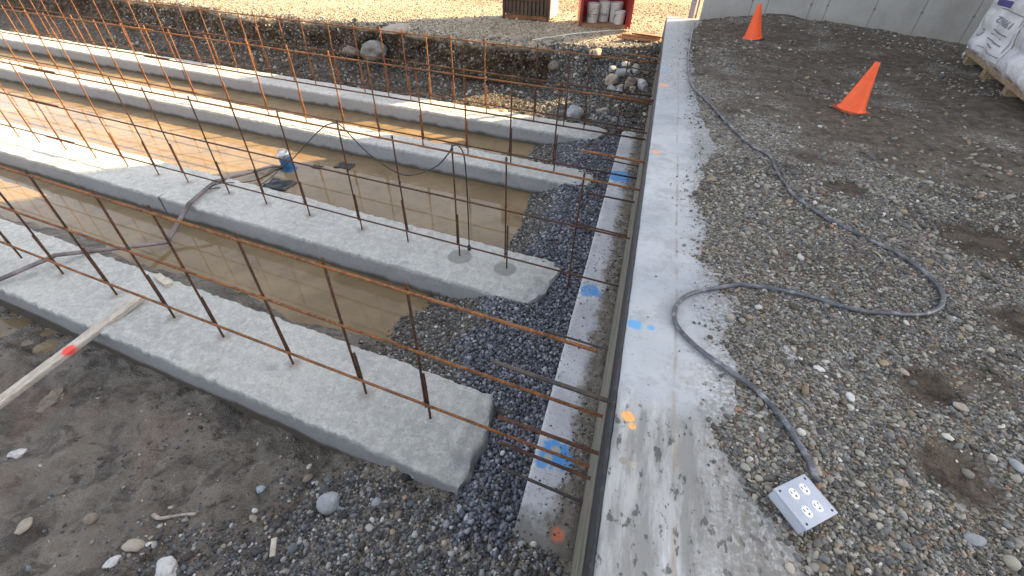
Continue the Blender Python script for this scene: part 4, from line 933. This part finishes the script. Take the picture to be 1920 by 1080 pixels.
MB().box((CW + .012, .40, CH / 2), (.014, .74, CH - .08)).build('end_panel', plank_small, cb)
MB().box((CW / 2, CD / 2 + .02, .06), (CW - .08, CD - .1, .04)).build('bottom', M['ply'], cb)
MB().box((CW / 2, CD + .005, CH / 2), (CW - .1, .015, CH - .1)).build('back_panel', M['slat'], cb)
# stacked boards, rod, posts at the end of the wall
M['lumber'] = mat_wood("red_brown_lumber", (.27, .105, .045), (.42, .19, .085))
for i, (y, z, x0, x1) in enumerate(((9.62, .895, -.70, .09), (9.74, .90, -.55, .09), (9.66, .935, -.62, .09), (9.76, .94, -.40, .09))):
    props(plank('stud', (x0, y + .05, z), (x1, y - .06, z), .09, .036, M['lumber']), ('reddish stud lowest and nearest in the small stack by the far end of the wall', 'reddish stud at the bottom back of the small stack by the wall end', 'reddish stud on top at the front of the small stack by the far wall end', 'shorter reddish stud on top at the back of the small stack of studs')[i], 'lumber', 'studs stacked by the wall end')
M['whiterod'] = mat_plain("white_rod", (.70, .68, .62), .6, .1, 8)
zr = lambda x, y: float(topz(np.array([x]), np.array([y]))[0]) + .03
props(MB().tube([(-2.25, 9.25, zr(-2.25, 9.25)), (-1.5, 9.85, zr(-1.5, 9.85)), (-.66, 10.40, zr(-.66, 10.4))], .010, 7).build('rod', M['whiterod'], None, True), 'thin white rod lying on the ground before the red box', 'rod')
M['post'] = mat_plain("grey_post", (.36, .33, .35), .7, .12, 5, (.2, .18, .17), .4)
for i, (x, y, w_) in enumerate(((.515, 9.53, .085), (.60, 9.56, .03))):
    props(auto_smooth(MB().box((x, y, 2.4), (w_, .045, 2.6), None, .004).build('post', M['post'])), ('wide grey upright post at the end of the foundation wall', 'slim grey upright post between the wide one and the tall concrete wall')[i], 'post')

# ------------------------------------------------------------------ wrapped pallet of bags
M['wrap'] = None
def mat_wrap():
    n = N("plastic_film"); g = n.noise(5, 5, .65, dist=.8); f = n.noise(16, 4, .6, stretch=(1, 3, .6), dist=1.2)
    col = n.mix(n.rng(g, .35, .65), (.70, .71, .735), (.84, .84, .85)); col = n.mix(n.math('MULTIPLY', n.rng(n.noise(2.4, 3), .5, .64), .35), col, (.48, .45, .60))
    return n.out(col, .2, n.bump(n.math('ADD', f, g), .6, .03), spec=.8)
M['wrap'] = mat_wrap(); M['bag'] = mat_plain("white_bag", (.68, .68, .70), .5, .06, 6, (.5, .5, .55), .3, bump=.2)
M['purple'] = mat_plain("violet_print", (.10, .075, .27), .5, .1, 10, bump=0); M['greyink'] = mat_plain("grey_print", (.22, .21, .26), .5, .1, 10, bump=0)
M['palletw'] = mat_wood("pallet_wood", (.22, .15, .09), (.36, .26, .17))
A = Vector((3.79, 7.52, 0)); Bq = Vector((3.36, 5.30, 0)); pdir = (Bq - A).normalized(); pin = Vector((-pdir.y, pdir.x, 0)) 
if pin.x < 0: pin = -pin
PL = 2.7; PD = 1.15
pal = empty('pallet', A + Vector((0, 0, 1.29)), math.atan2(pdir.y, pdir.x), 'wooden pallet under the plastic wrapped bags at the right edge', 'pallet')
sgn = 1 if (Matrix.Rotation(math.atan2(pdir.y, pdir.x), 3, 'Z') @ Vector((0, 1, 0))).dot(pin) > 0 else -1
MB().box((PL / 2, sgn * -.025, .140), (PL, .022, .055), None, .003).build('deck_edge', M['palletw'], pal)
m = MB()
for k in range(6): m.box((PL / 2, sgn * (.06 + k * .2), .165), (PL, .14, .020), None, .002)
m.build('deck_boards', M['palletw'], pal)
for k in range(4): MB().box((.10 + k * .78, sgn * .06, .045), (.11, .14, .11), None, .004).build('block', M['palletw'], pal); MB().box((.10 + k * .78, sgn * .9, .05), (.11, .12, .10), None, .004).build('block', M['palletw'], pal)
st_ = empty('bag_stack', A + Vector((0, 0, 1.475)), math.atan2(pdir.y, pdir.x), 'white plastic wrapped stack of bags with violet print, on the wooden pallet', 'bags')
nu, nz, nd = 90, 60, 16; HZ = 1.5
gu = np.linspace(-.03, PL, nu); gz_ = np.linspace(-.075, HZ, nz)
U, Zq = np.meshgrid(gu, gz_)
layer = np.abs(np.sin(np.pi * np.clip(Zq, 0, 9) / .21)) ** .45; pillow = np.abs(np.sin(np.pi * (U + .03) / .62)) ** .35
Dq = -.03 - .055 * layer * pillow - .035 * fbm(U * 3, Zq * 4, 0, 4, 801) - .018 * np.abs(fbm(U * 9 + Zq * 5, Zq * 3, 0, 4, 805)) + .06 * sstep(Zq, .0, -.075)
Zw = Zq + np.where(Zq < .0, .055 * fbm(U * 6, Zq, 0, 3, 809), 0)
V = [np.stack([U, sgn * Dq, Zw], -1).reshape(-1, 3)]; F = [grid_faces(nz, nu)]; b0 = nu * nz
# end toward the concrete wall
gd = np.linspace(-.03, PD, 40); Dd, Ze = np.meshgrid(gd, gz_); Ue = -.03 - .05 * np.abs(np.sin(np.pi * np.clip(Ze, 0, 9) / .21)) ** .45 - .03 * fbm(Dd * 3, Ze * 4, 0, 4, 811) + .05 * sstep(Ze, .0, -.075)
V.append(np.stack([Ue, sgn * Dd, Ze], -1).reshape(-1, 3)); F.append(grid_faces(nz, 40) + b0); b0 += 40 * nz
Ut, Dt = np.meshgrid(np.linspace(-.05, PL, 30), np.linspace(-.06, PD, 20)); V.append(np.stack([Ut, sgn * Dt, HZ - .01 + .03 * fbm(Ut * 3, Dt * 3, 0, 3, 815)], -1).reshape(-1, 3)); F.append(grid_faces(20, 30) + b0)
np_mesh('film_wrap', np.concatenate(V), np.concatenate(F), M['wrap'], st_, smooth=True)
def on_face(u, z, lift=.006):
    i = int(np.argmin(np.abs(gu - u))); j = int(np.argmin(np.abs(gz_ - z))); return Vector((u, sgn * (Dq[j, i]) - sgn * lift, z))
def panel(name, u0, u1, z0, z1, mat, lift, n=14, skew=0.0):
    V = []; 
    for j in range(n):
        for i in range(n):
            u = u0 + (u1 - u0) * i / (n - 1); z = z0 + (z1 - z0) * j / (n - 1) + skew * (u - u0)
            uu = (u - gu[0]) / (gu[1] - gu[0]); zz = (z - gz_[0]) / (gz_[1] - gz_[0]); i0 = int(np.clip(uu, 0, nu - 2)); j0 = int(np.clip(zz, 0, nz - 2)); fu = uu - i0; fz = zz - j0
            dd = (Dq[j0, i0] * (1 - fu) + Dq[j0, i0 + 1] * fu) * (1 - fz) + (Dq[j0 + 1, i0] * (1 - fu) + Dq[j0 + 1, i0 + 1] * fu) * fz
            V.append((u, sgn * (dd - lift), z))
    return np_mesh(name, np.array(V), grid_faces(n, n), mat, st_, smooth=True)
panel('bag_label', .36, 1.28, .03, .55, M['bag'], .006); panel('purple_band', .30, .66, .47, .53, M['purple'], .010, 8); panel('purple_band', .02, .16, .58, .62, M['purple'], .008, 6)
for k, (a, b, c, d2) in enumerate(((.46, 1.2, .45, .458), (1.19, 1.2, .08, .45), (.46, 1.2, .08, .087), (.52, 1.1, .17, .18), (.52, 1.05, .215, .225), (.6, .95, .13, .14), (.56, 1.1, .26, .27))): panel('print_line', a, b, c, d2, M['greyink'], .011, 6)
def depth_at(u, z):
    uu = np.clip((u - gu[0]) / (gu[1] - gu[0]), 0, nu - 2.001); zz = np.clip((z - gz_[0]) / (gz_[1] - gz_[0]), 0, nz - 2.001); i0 = int(uu); j0 = int(zz); fu = uu - i0; fz = zz - j0
    return (Dq[j0, i0] * (1 - fu) + Dq[j0, i0 + 1] * fu) * (1 - fz) + (Dq[j0 + 1, i0] * (1 - fu) + Dq[j0 + 1, i0 + 1] * fu) * fz
def face_text(body, u, z, size, wide):
    o = text_mesh('print', body, size, M['greyink'], st_, (0, 0, 0), (0, 0, 0))
    for v in o.data.vertices:
        a, b = u - v.co.x * wide, z - v.co.y; v.co = Vector((a, sgn * (depth_at(a, b) - .014 - v.co.z), b))
face_text('190612', .80, .36, .085, 2.3); face_text('0', .30, .20, .12, 2.0)
MB().tube(catmull([tuple(on_face(.02, -.04, .02)), tuple(on_face(.0, -.10, .05)), tuple(on_face(-.02, -.14, .04))], 4), [.02] * 5 + [.008] * 4, 6).build('film_tail', M['wrap'], st_, True)
